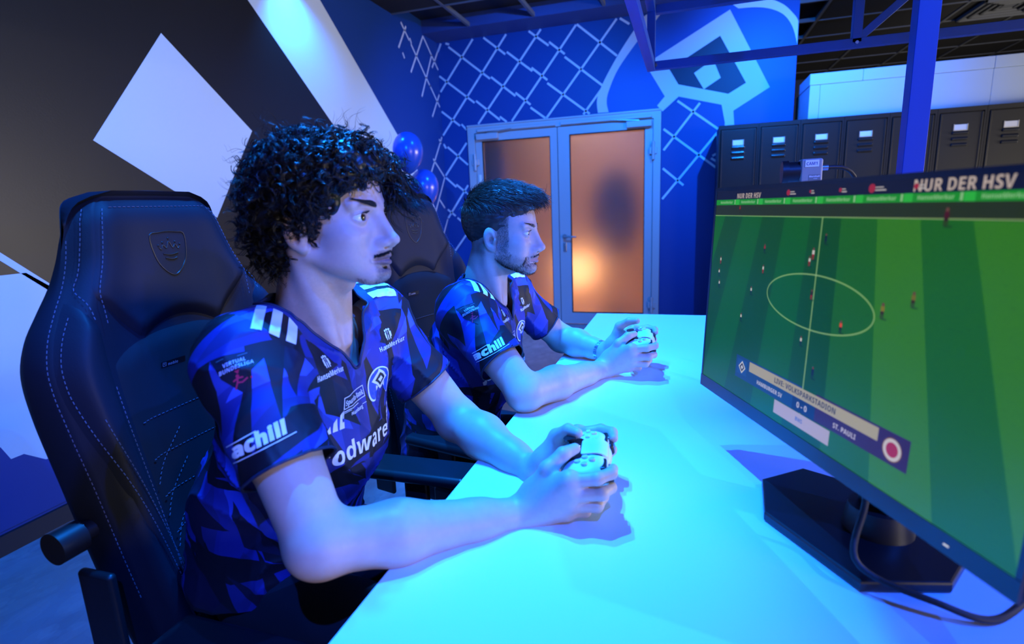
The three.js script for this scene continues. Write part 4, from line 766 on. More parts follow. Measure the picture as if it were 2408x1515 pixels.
  const base = S.skin, tone = (x, y, z) => {
    const q = toHead(x, y, z), [a, b, c] = q, s = Math.abs(c);
    let k = 1 + 0.05 * nz(x * 60, y * 60, z * 60) + 0.05 * nz(x * 190, y * 190, z * 190), r = base[0] * k, g = base[1] * k, u = base[2] * k;
    const mixc = (t, cr) => { r = lerp(r, cr[0], t); g = lerp(g, cr[1], t); u = lerp(u, cr[2], t); };
    if (Math.hypot(a, b, c) < 0.2) {
      mixc(0.35 * sst(0.022, 0.0, Math.abs(b + 0.02)) * sst(0.066, 0.072, s) * sst(0.02, 0, a), [base[0] * 1.02, base[1] * 0.72, base[2] * 0.66]);   // ear
      mixc(0.3 * sst(0.02, 0.006, Math.hypot(a - 0.106, b + 0.042, c)), [base[0], base[1] * 0.8, base[2] * 0.75]);                                 // nose tip
      // lips
      const up = Math.abs(b + 0.0695) < 0.0045 - 0.0001 * s, lo = b < -0.0735 && b > -0.0852 + s * 0.12; const lipw = sst(0.026, 0.021, s) * sst(0.078, 0.083, a);
      if (b < -0.0655 - s * 0.05 && b > -0.0845 + s * 0.16) mixc(0.75 * lipw, [0.43, 0.19, 0.18]);
      for (const [t, cr] of S.paint(a, b, c, x, y, z)) mixc(t, cr);
    } else if (S.moles) for (const mo of S.moles) if (Math.hypot(x - mo[0], y - mo[1], z - mo[2]) < mo[3]) mixc(0.8, [0.1, 0.05, 0.04]);
    // nails
    for (const H of [HR, HL]) { const q3 = H.nail ??= [...H.F.map((f) => [f[3], f[2]]), [H.T[3], H.T[2]]].map(([a1, a0]) => { const A = tr(a1), B = tr(a0); return [A[0] + (A[0] - B[0]) * 0.12, A[1] + (A[1] - B[1]) * 0.12 + 0.007, A[2] + (A[2] - B[2]) * 0.12]; });
      const n = q3[4]; if (Math.hypot(x - n[0], y - n[1], z - n[2]) < 0.0062) mixc(0.5, [base[0] * 1.15, base[1] * 1.12, base[2] * 1.1]); }
    return [r, g, u];
  };
  const skinM = new THREE.MeshPhysicalMaterial({ color: 0xffffff, vertexColors: true, roughness: 0.48, sheen: 0.1, sheenRoughness: 0.5, sheenColor: lin(0.8, 0.6, 0.55) });
  const body = part('body', tint(joinPN(pieces), tone), skinM, o);
  // ---- eyes
  const eyeT = canvasTex(256, 256, (c, w) => { c.fillStyle = '#e9e4df'; c.fillRect(0, 0, w, w); c.fillStyle = S.iris[0]; c.beginPath(); c.arc(w / 2, w / 2, 62, 0, 7); c.fill(); c.fillStyle = S.iris[1]; c.beginPath(); c.arc(w / 2, w / 2, 54, 0, 7); c.fill(); for (let i = 0; i < 60; i++) { c.strokeStyle = `rgba(20,10,0,${0.1 + 0.2 * rnd()})`; const a = i / 60 * 6.283; c.beginPath(); c.moveTo(w / 2 + 24 * Math.cos(a), w / 2 + 24 * Math.sin(a)); c.lineTo(w / 2 + 54 * Math.cos(a), w / 2 + 54 * Math.sin(a)); c.stroke(); } c.fillStyle = '#050505'; c.beginPath(); c.arc(w / 2, w / 2, 24, 0, 7); c.fill(); });
  for (const s of [-1, 1]) {
    const g = new THREE.SphereGeometry(0.0133, 32, 24); { const p = g.attributes.position, uv = g.attributes.uv; for (let i = 0; i < p.count; i++) { const back = p.getX(i) < 0; uv.setXY(i, back ? 0.01 : 0.5 + p.getZ(i) / 0.0133 * 0.52, back ? 0.01 : 0.5 + p.getY(i) / 0.0133 * 0.52); } }
    const e = part('eye', g, new THREE.MeshPhysicalMaterial({ color: 0xffffff, map: eyeT, roughness: 0.15, clearcoat: 1, clearcoatRoughness: 0.05 }), o);
    e.quaternion.setFromRotationMatrix(hm.clone().extractRotation(hm)).multiply(new THREE.Quaternion().setFromEuler(new THREE.Euler(0, S.gaze ?? 0, S.gazeUp ?? 0))); e.position.set(...fromHead([0.0690, 0, s * 0.0318])); e.scale.setScalar(hs);
  }
  return { o, S, D, at, ZM, hf, toHead, fromHead, hm, hs, SR, SL, ER, EL, WR, WL, nb, mix, bx, tr, body, HR, HL, headW };
}
// ---------------------------------------------------------------- game pads: frames first, both the pads and the hands use them
const padFrame = (p, yaw, pitch, roll) => new THREE.Matrix4().compose(V(...p), new THREE.Quaternion().setFromEuler(new THREE.Euler(roll, yaw, pitch, 'YZX')), V(1, 1, 1));
const PAD1 = padFrame([-0.157, 0.808, -0.828], 0.12, 0.20, 0.0), PAD2 = padFrame([-0.132, 0.826, -1.562], 0.05, 0.14, 0.08);
const hairBrown = lin(0.02, 0.013, 0.01);
const stub = (x, y, z) => 0.5 + 0.5 * nz(x * 420, y * 420, z * 420);
const P1 = {
  label: 'person with curly dark hair in a blue patterned jersey, holding a white game pad',
  shift: [0, 0, 0], head: [-0.555, 1.212, -0.776], yaw: 0.02, pitch: 0.02, roll: 0.0, scale: 1.0, jaw: 1.17, pad: PAD1, skin: [0.60, 0.41, 0.32],
  elbowR: [-0.462, 0.788, -0.545], elbowL: [-0.453, 0.79, -0.994], iris: ['#2a1508', '#4a2810'], gaze: -0.1, gazeUp: 0.0, face: { open: 0.0050 },
  paint: (a, b, c, x, y, z) => [[0.75 * (0.4 + 0.6 * stub(x, y, z)) * sst(-0.054, -0.058, b) * sst(0.012, 0.004, b + 0.062) * sst(0.026, 0.018, Math.abs(c)) * sst(0.07, 0.085, a), [0.05, 0.035, 0.03]],
    [0.4 * stub(x, y, z) * sst(0.024, 0.012, Math.hypot(b + 0.108, c * 0.7)) * sst(0.05, 0.07, a), [0.06, 0.045, 0.04]],
    [0.18 * stub(x, y, z) * sst(-0.06, -0.09, b) * sst(0.10, 0.06, a), [0.12, 0.09, 0.08]],
    [0.5 * sst(0.0045, 0.001, Math.abs(b - 0.0185 - 0.06 * (Math.abs(c) - 0.02) + 1.2 * Math.max(0, Math.abs(c) - 0.036) ** 1.3)) * sst(0.008, 0.012, Math.abs(c)) * sst(0.046, 0.040, Math.abs(c)) * sst(0.05, 0.06, a), [0.03, 0.02, 0.015]]],
};
const P2 = {
  label: 'person with short hair and beard in a blue patterned jersey, bracelet on the wrist',
  shift: [0.072, -0.05, -0.657], head: [-0.481, 1.155, -1.435], yaw: 0.02, pitch: -0.06, roll: 0.0, scale: 0.99, jaw: 1.08, pad: PAD2, skin: [0.60, 0.42, 0.34], cell: 0.0025,
  elbowR: [-0.362, 0.786, -1.19], elbowL: [-0.39, 0.79, -1.72], iris: ['#20303a', '#4a5c66'], gaze: 0, gazeUp: -0.1, face: { open: 0.0040, extra: (f) => f.add(ell([0.07, -0.098, 0], [0.022, 0.016, 0.026]), 0.01) },
  handL: { thumb: [[-0.076, -0.018, 0.056], [-0.05, 0.034, 0.064], [-0.02, 0.048, 0.056], [0.004, 0.05, 0.044]] },
  paint: (a, b, c, x, y, z) => { const s = Math.abs(c), jaw = sst(-0.046 - 0.25 * Math.max(0, a - 0.03), -0.07 - 0.22 * Math.max(0, a - 0.03), b) * sst(-0.016, 0.004, a) * (b > -0.125 ? 1 : 0), lip = (b < -0.064 && b > -0.086 && s < 0.024 && a > 0.08) ? 0 : 1;
    return [[0.5 * jaw * lip * (0.6 + 0.4 * stub(x, y, z)), [0.06, 0.038, 0.026]], [0.5 * stub(x, y, z) * sst(0.011, 0.004, Math.abs(b + 0.061)) * sst(0.027, 0.02, s) * sst(0.07, 0.085, a), [0.08, 0.05, 0.035]],
      [0.2 * sst(0.004, 0.001, Math.abs(b - 0.0185 - 0.06 * (s - 0.02) + 1.2 * Math.max(0, s - 0.036) ** 1.3)) * sst(0.008, 0.012, s) * sst(0.044, 0.038, s) * sst(0.05, 0.06, a), [0.08, 0.05, 0.035]],
      [0.75 * sst(0.048, 0.02, a) * sst(0.0, 0.03, b + 0.12 * 0) * (0.6 + 0.4 * stub(x, y, z)) * (s < 0.07 || b > 0.022 ? 1 : 0), [0.07, 0.045, 0.03]],
      [0.55 * (0.5 + 0.5 * stub(x, y, z)) * sst(0.038, 0.028, a) * sst(-0.004, 0.004, a) * sst(-0.06, -0.045, b) * sst(0.05, 0.058, s), [0.07, 0.045, 0.03]],
      [0.7 * sst(-0.022, -0.034, a) * sst(-0.075, -0.05, b) * (0.6 + 0.4 * stub(x, y, z)), [0.07, 0.045, 0.03]]]; },
};
const A = makePerson(P1), Bp = makePerson(P2);
// ---------------------------------------------------------------- jersey, trousers, shoes
// shard print of the jersey: two canvases, one for the trunk, one for sleeves; 1 texture unit = 0.8 m
const shardTex = (mirror, seed0) => canvasTex(1600, 1600, (c, w, h) => {
  seed = seed0; c.fillStyle = '#1c2b84'; c.fillRect(0, 0, w, h);
  const cols = ['#2a3d9e', '#344cba', '#1c2870', '#3c58cc', '#18225f'];
  for (let j = 0; j < 9; j++) for (let i = 0; i < 9; i++) {
    const x = (i + rr(0.1, 0.9)) / 9 * w, y = (j + rr(0.1, 0.9)) / 9 * h, side = mirror ? (x < w / 2 ? 1 : -1) : 1;
    const a = side * (mirror ? 0.95 + 0.5 * Math.sin(j * 0.9) : 0.5 + 0.35 * Math.sin(i + j)) + rr(-0.2, 0.2), L = rr(240, 470), B = rr(54, 120), ca = Math.cos(a), sa = Math.sin(a);
    const pt = (u, v) => [x + u * ca - v * sa, y + u * sa + v * ca];
    for (const ox of [-w, 0, w]) { // tile around
      c.fillStyle = cols[(i * 3 + j * 5 + Math.floor(rnd() * 2)) % 5]; c.beginPath();
      [pt(-L / 2, rr(-6, 6)), pt(-L * 0.1, B / 2), pt(L / 2, B * 0.1), pt(L * 0.18, -B / 2)].forEach((p, k) => k ? c.lineTo(p[0] + ox, p[1]) : c.moveTo(p[0] + ox, p[1])); c.fill();
    }
  }
  for (let k = 0; k < 125; k++) { const x = rnd() * w, y = rnd() * h, a = (mirror ? (x < w / 2 ? 1 : -1) : 1) * rr(0.3, 1.4), L = rr(200, 560), B = rr(34, 100), ca = Math.cos(a), sa = Math.sin(a); c.fillStyle = k % 5 ? '#06081a' : '#0b1030'; for (const ox of [-w, 0, w]) { c.beginPath(); c.moveTo(x + ox, y); c.lineTo(x + ox + L * 0.45 * ca - B * sa, y + L * 0.45 * sa + B * ca); c.lineTo(x + ox + L * 1.05 * ca, y + L * 1.05 * sa); c.lineTo(x + ox + L * 0.5 * ca + B * 0.25 * sa, y + L * 0.5 * sa - B * 0.25 * ca); c.fill(); } }
});
const weave = dataTex(128, (u, v) => { const k = 128 + 55 * Math.sin(u * 6.2832 * 16) * Math.sin(v * 6.2832 * 16); return [k, k, k]; });
const jerseyM = { trunk: std(0xffffff, 0.62, 0, { map: shardTex(true, 77) }), sleeve: std(0xffffff, 0.6, 0, { map: shardTex(false, 991) }) };
function dress(Q) {
  const { o, at, SR, SL, ER, EL, ZM, mix, bx, nb } = Q, D = Q.D;
  const dir = (a, b) => { const v = V(b[0] - a[0], b[1] - a[1], b[2] - a[2]); return v.normalize(); };
  const trunk = field();
  trunk.add(ell(at([-0.660, 0.870, -0.787]), [0.124, 0.165, 0.160]), 0).add(cone(SR.map((v, i) => v + [-0.01, -0.006, -0.015][i]), SL.map((v, i) => v + [-0.01, -0.006, 0.015][i]), 0.056, 0.056), 0.06);
  trunk.add(ell(at([-0.738, 0.69, -0.787]), [0.142, 0.17, 0.172]), 0.06).add(ell(at([-0.757, 0.585, -0.787]), [0.136, 0.11, 0.190]), 0.05);
  for (const s of [-1, 1]) { trunk.add(ell(at([-0.605, 0.935, -0.787 + s * 0.070]), [0.076, 0.075, 0.076]), 0.04); trunk.add(cone(at([-0.645, 1.060, -0.787 + s * 0.045]), at([-0.622, 1.025, -0.787 + s * 0.15]), 0.040, 0.050), 0.04); }
  trunk.add(ell(at([-0.605, 0.82, -0.787]), [0.075, 0.09, 0.10]), 0.06);                 // cloth hanging off the chest
  const arms = [[SR, ER, dir(SR, ER), 1], [SL, EL, dir(SL, EL), -1]].map(([s, e, d, sg]) => { const f = cone(s, [s[0] + d.x * 0.20, s[1] + d.y * 0.20, s[2] + d.z * 0.20], 0.063, 0.062); return { s, e, d, f, sg, t: (x, y, z) => (x - s[0]) * d.x + (y - s[1]) * d.y + (z - s[2]) * d.z }; });
  const fold = (x, y, z) => {
    const X = x - D[0], Y = y - D[1], Z = z - D[2];
    const w = nz(X * 5, Y * 5, Z * 5), r = 1 - Math.abs(nz(X * 9 + Y * 6 + 1.2 * w, Y * 4 - X * 3, Z * 9 - Y * 4 + w) * 2.0), r2 = 1 - Math.abs(nz(X * 15 - Y * 9, Y * 5 + X * 4 + 7, Z * 15 + 2 * w) * 2.2);
    return 0.0055 * (Math.max(0, r) ** 3 - 0.3) + 0.0022 * (Math.max(0, r2) ** 3 - 0.3) + 0.004 * nz(X * 6, Y * 6 + 3, Z * 6);
  };
  const jersey = (x, y, z) => {
    let d = trunk(x, y, z);
    for (const a of arms) { const t = a.t(x, y, z); d = smin(d, a.f(x, y, z), 0.07 * (1 - sst(0.03, 0.12, t)) + 0.004); }
    return d > 0.05 || d < -0.05 ? d : d - fold(x, y, z);
  };
  const neckCut = (x, y, z) => {
    const X = x - D[0], Y = y - D[1], dz = Math.abs(z - ZM), hw = Y < 0.962 ? (Y - 0.962) * 0.9 : 0.092 * Math.pow(clamp((Y - 0.962) / 0.115, 0, 1.3), 0.75);
    const g1 = Math.min(hw - dz, X + 0.655), g2 = Math.min(Y + 0.42 * X - (1.104 + 0.42 * -0.69), 0.088 - dz * (X < -0.64 ? 0.98 : 1));
    return Math.max(g1, g2);
  };
  const isArm = (x, y, z) => { const tr = trunk(x, y, z); let m = -1; arms.forEach((a, i) => { if (a.f(x, y, z) < tr - 0.002 && a.t(x, y, z) > 0.02) m = i; }); return m; };
  const cut = (x, y, z) => {
    let g = Math.max(neckCut(x, y, z), 0.575 + D[1] - 0.05 * (x - D[0] + 0.7) - y + 0.006 * nz(x * 20, z * 20, 1));
    const m = isArm(x, y, z); if (m >= 0) g = Math.max(g, arms[m].t(x, y, z) - 0.168);
    return g;
  };
  const b = bx([at([-0.705, 0.585, -0.787]), SR, SL, ...arms.map((a) => mix(a.s, a.e, 0.62))], 0.09); b[0][0] = at([-0.91, 0, 0])[0]; b[0][2] = Math.min(b[0][2], ZM - 0.21); b[1][2] = Math.max(b[1][2], ZM + 0.21); b[1][0] = Math.max(b[1][0], at([-0.44, 0, 0])[0]);
  let g = clipGeo(meshField(jersey, b[0], b[1], 0.0058), cut);
  // split into trunk and sleeves along the armhole, then lay out uv in metres
  const seam = (i) => (x, y, z) => { const a = arms[i], t = a.t(x, y, z), out = (z - a.s[2]) * a.sg; return Math.max(0.012 - out * 0.9 - Math.max(0, t) * 1.1 - 0.0, a.f(x, y, z) - trunk(x, y, z) - 0.008); };
  const body = clipGeo(clipGeo(g, (x, y, z) => -seam(0)(x, y, z)), (x, y, z) => -seam(1)(x, y, z)), band = clipGeo(body, (x, y, z) => -0.017 - neckCut(x, y, z));
  const pieces = [clipGeo(body, (x, y, z) => neckCut(x, y, z) + 0.017), clipGeo(g, seam(0)), clipGeo(g, seam(1))];
  const scale = 1 / 0.8;
  pieces.forEach((q, i) => {
    const p = q.attributes.position, uv = new Float32Array(p.count * 2), per = scale;
    const ax = i ? arms[i - 1] : null, side = i ? V(0, 1, 0).cross(ax.d).normalize() : null, up = i ? ax.d.clone().cross(side) : null;
    for (let t = 0; t < p.count; t += 3) {
      const th = [], vv = [];
      for (let k = 0; k < 3; k++) {
        const x = p.getX(t + k), y = p.getY(t + k), z = p.getZ(t + k);
        if (i) { const r = V(x - ax.s[0], y - ax.s[1], z - ax.s[2]); th.push(Math.atan2(r.dot(side), r.dot(up)) * 0.068); vv.push(r.dot(ax.d)); }
        else { const X = x - D[0], Y = y - D[1], cx = -0.70 + 0.2 * clamp(Y - 0.56, 0, 0.45) ; th.push(Math.atan2(z - ZM, X - cx) * 0.145); vv.push(Y + (Y > 0.98 ? (0.05 - Math.abs(X - cx)) * 0.6 : 0)); }
      }
      const lim = i ? 0.068 * Math.PI : 0.145 * Math.PI;
      for (let k = 1; k < 3; k++) { if (th[k] - th[0] > lim) th[k] -= 2 * lim; if (th[k] - th[0] < -lim) th[k] += 2 * lim; }
      for (let k = 0; k < 3; k++) { uv[2 * (t + k)] = th[k] * per + 0.5; uv[2 * (t + k) + 1] = vv[k] * per; }
    }
    q.setAttribute('uv', new THREE.BufferAttribute(uv, 2));
  });
  const trunkMesh = part('jersey', pieces[0], jerseyM.trunk, o); trunkMesh.userData.label = 'blue and black shard-patterned jersey';
  const sl = [part('sleeve', pieces[1], jerseyM.sleeve, trunkMesh), part('sleeve', pieces[2], jerseyM.sleeve, trunkMesh)];
  part('collar_band', band, std(lin(0.012, 0.03, 0.2), 0.55), trunkMesh);
  // hems: cuffs and collar as rolled ribbons along the cut edge
  const hemM = std(lin(0.012, 0.018, 0.06), 0.55);
  arms.forEach((a, i) => {
    const ring = [], u = V(0, 1, 0).cross(a.d).normalize(), v = a.d.clone().cross(u);
    for (let k = 0; k < 40; k++) { const w = k / 40 * 6.2832, d0 = u.clone().multiplyScalar(Math.cos(w)).addScaledVector(v, Math.sin(w)); let r = 0.03; const c = V(...a.s).addScaledVector(a.d, 0.166); for (let q = 0; q < 40; q++) { const P = c.clone().addScaledVector(d0, r); const dd = a.f(P.x, P.y, P.z) - fold(P.x, P.y, P.z); if (Math.abs(dd) < 2e-4) break; r -= dd * 0.8; } ring.push(c.clone().addScaledVector(d0, r - 0.0005)); }
    part('cuff', tube(ring, 0.0022, 120, 6, true), hemM, sl[i]);
  });
  { const edge = []; // collar: trace the neck cut on the jersey surface around the neck
    const c0 = at([-0.615, 1.05, -0.787]);
    for (let k = 0; k < 72; k++) {
      const w = k / 72 * 6.2832; let best = null; // walk outwards along a direction, slightly sinking, until leaving the opening
      for (let r = 0.02; r < 0.13; r += 0.001) {
        const x = c0[0] + Math.cos(w) * r, z = c0[2] + Math.sin(w) * r; let y = c0[1] + 0.12; let hit = null;
        for (let s = 0; s < 60; s++) { const d = jersey(x, y, z); if (d < 5e-4) { hit = y; break; } y -= Math.max(d * 0.7, 0.0006); }
        if (hit !== null && neckCut(x, hit, z) < 0) { best = V(x, hit, z); break; }
      }
      if (best) edge.push(best);
    }
    if (edge.length > 20) part('collar', tube(edge, 0.0026, 200, 8, true), hemM, trunkMesh);
  }
  // prints: laid onto the cloth where a jersey carries them
  const march = (p, n) => { const q = V(...p).addScaledVector(n, 0.12); for (let i = 0; i < 80; i++) { const d = jersey(q.x, q.y, q.z); if (d < 3e-4) break; q.addScaledVector(n, -Math.max(d * 0.8, 2e-4)); } return q; };
  o.updateMatrixWorld(true);
  const print = (name, meshes, p, n, up, w, h, tex, depth = 0.07, label) => { for (const mesh of [].concat(meshes)) {
    const N = V(...n).normalize(), q = march(at(p), N), zx = N, x = V(...up).cross(zx).normalize(), y = zx.clone().cross(x);
    const g2 = new DecalGeometry(mesh, q, new THREE.Euler().setFromRotationMatrix(new THREE.Matrix4().makeBasis(x, y, zx)), V(w, h, depth));
    if (!g2.attributes.position || !g2.attributes.position.count) continue;
    const m = part(name, g2, new THREE.MeshStandardMaterial({ map: tex, transparent: true, roughness: 0.55, polygonOffset: true, polygonOffsetFactor: -1 }), mesh); if (label) m.userData.label = label;
  } };
  return { trunkMesh, sl, print, arms, jersey };
}
const TX = (w, h, draw) => { const t = canvasTex(w, h, (c) => { c.clearRect(0, 0, w, h); c.textAlign = 'center'; c.textBaseline = 'middle'; draw(c, w, h); }); t.wrapS = t.wrapT = THREE.ClampToEdgeWrapping; return t; };
const WHITE = '#eef2f4';
const prints = {
  stripes: TX(256, 320, (c, w, h) => { c.fillStyle = WHITE; for (let k = 0; k < 3; k++) { c.fillRect(14 + k * 82, 6, 50, h - 12); } }),
  achill: TX(640, 256, (c, w, h) => { c.fillStyle = WHITE; c.save(); c.transform(1, -0.10, -0.16, 1, 46, 40); c.font = 'bold 150px sans-serif'; c.lineWidth = 12; c.lineJoin = 'miter'; c.strokeStyle = WHITE; c.scale(1.16, 1); c.fillText('achill', 262, 104); c.strokeText('achill', 262, 104); c.restore(); c.lineWidth = 8; c.strokeStyle = WHITE; c.beginPath(); c.moveTo(8, 92); c.lineTo(330, 42); c.moveTo(60, 226); c.lineTo(620, 164); c.stroke(); }),
  patch: TX(320, 360, (c, w, h) => {
    c.fillStyle = 'rgba(10,12,34,0.9)'; c.beginPath(); c.moveTo(0, 0); c.lineTo(w, 40); c.lineTo(w * 0.72, h * 0.62); c.lineTo(w * 0.5, h); c.lineTo(w * 0.1, h * 0.5); c.fill(); c.fillStyle = '#3a6a78'; c.fillRect(40, 34, 60, 6); c.fillRect(200, 48, 80, 6);
    c.fillStyle = '#b9c4e8'; c.font = 'italic bold 44px sans-serif'; c.fillText('VIRTUAL', 160, 92); c.fillText('BUNDESLIGA', 160, 136, 280);
    c.fillStyle = '#c02050'; c.beginPath(); c.moveTo(140, 164); c.lineTo(182, 164); c.lineTo(160, 192); c.fill(); c.lineWidth = 13; c.strokeStyle = '#c02050'; c.lineCap = 'round'; c.beginPath(); c.arc(150, 206, 7, 0, 7); c.moveTo(150, 214); c.lineTo(132, 256); c.lineTo(108, 292); c.moveTo(134, 252); c.lineTo(170, 262); c.lineTo(214, 246); c.moveTo(146, 222); c.lineTo(112, 232); c.moveTo(150, 222); c.lineTo(184, 226); c.stroke(); c.beginPath(); c.arc(244, 252, 8, 0, 7); c.fill(); }),
  hanse: TX(512, 320, (c, w, h) => { c.fillStyle = WHITE; c.strokeStyle = WHITE; c.lineWidth = 15; for (const x of [-34, 0, 34]) { c.beginPath(); c.moveTo(256 + x, 70); c.lineTo(256 + x, 178); c.stroke(); c.beginPath(); c.arc(256 + x, 46 + Math.abs(x) * 0.2, 15, 0, 7); c.fill(); } c.beginPath(); c.moveTo(206, 80); c.lineTo(206, 150); c.moveTo(306, 80); c.lineTo(306, 150); c.stroke(); c.fillStyle = '#10153a'; c.font = 'bold 46px sans-serif'; c.fillText('6', 256, 100); c.fillStyle = WHITE; c.font = 'bold 82px sans-serif'; c.fillText('HanseMerkur', 256, 250, 500); }),
  bank: TX(512, 320, (c, w, h) => { c.strokeStyle = WHITE; c.fillStyle = WHITE; c.lineWidth = 9; c.strokeRect(20, 40, 472, 130); c.font = 'bold 84px serif'; c.fillText('Sparda-Bank', 256, 110, 440); c.fillRect(20, 196, 300, 10); c.fillRect(20, 216, 130, 6); c.fillRect(400, 240, 90, 6); c.font = 'bold 58px sans-serif'; c.fillText('Hamburg', 270, 264); }),
  pad: TX(512, 512, (c, w, h) => {
    const shape = (s) => { c.save(); c.translate(256, 256); c.scale(s, s); c.beginPath(); c.moveTo(-110, -150); c.bezierCurveTo(-40, -190, 40, -190, 110, -150); c.bezierCurveTo(200, -120, 250, 90, 230, 150); c.bezierCurveTo(210, 210, 150, 180, 110, 120); c.lineTo(60, 40); c.lineTo(-60, 40); c.lineTo(-110, 120); c.bezierCurveTo(-150, 180, -210, 210, -230, 150); c.bezierCurveTo(-250, 90, -200, -120, -110, -150); c.fill(); c.restore(); };
    c.fillStyle = WHITE; shape(1.05); c.fillStyle = '#1c4cc8'; shape(0.95); const dia = (r, f, y = -40) => { c.fillStyle = f; c.beginPath(); c.moveTo(256, 256 + y - r); c.lineTo(256 + r * 1.15, 256 + y); c.lineTo(256, 256 + y + r); c.lineTo(256 - r * 1.15, 256 + y); c.fill(); };
    dia(128, WHITE); dia(84, '#080a14'); dia(42, WHITE); c.fillStyle = WHITE; c.beginPath(); c.moveTo(150, 270); c.lineTo(196, 300); c.lineTo(150, 340); c.fill(); c.beginPath(); c.moveTo(362, 270); c.lineTo(316, 300); c.lineTo(362, 340); c.fill(); }),
  three: TX(256, 200, (c, w, h) => { c.fillStyle = WHITE; for (let k = 0; k < 3; k++) { const x = 24 + k * 74, t = 120 - k * 52; c.beginPath(); c.moveTo(x, 190); c.lineTo(x + 56, 190); c.lineTo(x + 56 - 4, t); c.lineTo(x + 14, t + 36); c.fill(); } }),
  ware: TX(1024, 300, (c, w, h) => { c.fillStyle = WHITE; c.font = 'bold 190px sans-serif'; c.textAlign = 'left'; c.fillText('prodware', 6, 176, 800); c.lineWidth = 26; c.strokeStyle = WHITE; c.beginPath(); c.moveTo(800, 122); c.lineTo(930, 122); c.moveTo(866, 60); c.lineTo(866, 190); c.stroke(); c.lineWidth = 22; c.strokeRect(906, 30, 70, 66); }),
  tape: TX(256, 128, (c, w, h) => { c.fillStyle = WHITE; c.font = 'bold 92px sans-serif'; c.fillText('SV', w / 2, h / 2); }),
};
function decorate(Q) {
  const J = dress(Q), R = J.arms[0].d, p = J.print, T = J.trunkMesh, [sR, sL] = J.sl, side = (a, f) => a;
  // shoulder stripes run from the collar out to the sleeve, on both shoulders
  p('shoulder_stripes', [T, sR], [-0.600, 1.05, -0.672], [0.55, 0.8, 0.3], [-0.42, 0.5, -0.75], 0.074, 0.12, prints.stripes, 0.09, 'three white stripes');
  p('shoulder_stripes', [T, sL], [-0.600, 1.05, -0.900], [0.45, 0.85, -0.2], [0.12, -0.4, -0.9], 0.076, 0.11, prints.stripes, 0.08, 'three white stripes');
  // sleeve of the right arm
  const up = [-R.x, -R.y, -R.z];
  p('sleeve_print', [sR], [-0.545, 0.925, -0.55], [0.72, 0.36, 0.66], up, 0.098, 0.042, prints.achill, 0.08, 'white sponsor lettering');
  p('league_patch', [sR, T], [-0.585, 1.005, -0.575], [0.6, 0.5, 0.66], up, 0.052, 0.06, prints.patch, 0.05, 'league patch with a red figure');
  // chest
  p('chest_print', [T, sR, sL], [-0.54, 0.985, -0.89], [0.9, 0.38, -0.05], [0, 1, 0], 0.074, 0.046, prints.hanse, 0.08, 'white sponsor mark');
  p('chest_print', [T, sR, sL], [-0.54, 0.985, -0.70], [0.9, 0.38, 0.05], [0, 1, 0], 0.074, 0.046, prints.hanse, 0.08, 'white sponsor mark');
  p('club_badge', [T, sR, sL], [-0.5, 0.922, -0.835], [1, 0.12, 0], [0, 1, 0], 0.074, 0.074, prints.pad, 0.09, 'blue pad-shaped badge with a diamond');
  p('chest_print', [T, sR, sL], [-0.5, 0.912, -0.752], [1, 0.1, 0.1], [0, 1, 0], 0.075, 0.047, prints.bank, 0.08, 'white boxed sponsor lettering');
  p('maker_mark', [T, sR, sL], [-0.5, 0.895, -0.695], [0.95, 0.1, 0.25], [0, 1, 0], 0.045, 0.036, prints.three, 0.08, 'three slanted bars');
  p('chest_lettering', [T, sR, sL], [-0.52, 0.838, -0.770], [1, 0.05, 0.0], [0, 1, 0], 0.235, 0.069, prints.ware, 0.14, 'large white sponsor lettering');
  p('back_print', [T, sR], [-0.67, 1.05, -0.65], [-0.2, 0.9, 0.4], [0.9, 0.0, -0.4], 0.05, 0.028, prints.tape, 0.05, 'white lettering');
  // trousers and shoes
  const { o, at, ZM, bx } = Q, f = field(), legs = [];
  f.add(ell(at([-0.735, 0.545, -0.787]), [0.122, 0.085, 0.16]), 0);
  for (const s of [-1, 1]) { const hip = at([-0.71, 0.54, -0.787 + s * 0.085]), knee = [hip[0] + 0.42, 0.52, hip[2] + s * 0.05], ank = [knee[0] + 0.03, 0.11, knee[2] + s * 0.01]; legs.push([knee, ank, s]);
    f.add(cone(hip, knee, 0.084, 0.062), 0.03); f.add(cone(knee, ank, 0.060, 0.046), 0.02); }
  const ff = (x, y, z) => { const d = f(x, y, z); return d > 0.04 ? d : d - 0.004 * nz(x * 18, y * 18, z * 18); };
  const b = bx([at([-0.80, 0.52, -0.787]), ...legs.flatMap((l) => [l[0], l[1]])], 0.1); b[0][2] = Math.min(b[0][2], ZM - 0.18); b[1][2] = Math.max(b[1][2], ZM + 0.18);
  const tg = clipGeo(meshField(ff, b[0], b[1], 0.012), (x, y, z) => 0.1 - y);
  part('trousers', tg, std(lin(0.010, 0.010, 0.013), 0.8), o);
  for (const [k, a, s] of legs) { const sh = field(); sh.add(cone([a[0] - 0.04, 0.045, a[2]], [a[0] + 0.15, 0.036, a[2] + s * 0.02], 0.040, 0.034), 0).add(cone([a[0] - 0.02, 0.06, a[2]], [a[0], 0.115, a[2]], 0.044, 0.044), 0.02); const cutF = (x, y, z) => smax(sh(x, y, z), 0.003 - y, 0.004); part('shoe', meshField(cutF, [a[0] - 0.1, -0.02, a[2] - 0.07], [a[0] + 0.21, 0.17, a[2] + 0.09], 0.007), M.rubber, o); }
}
decorate(A); decorate(Bp);
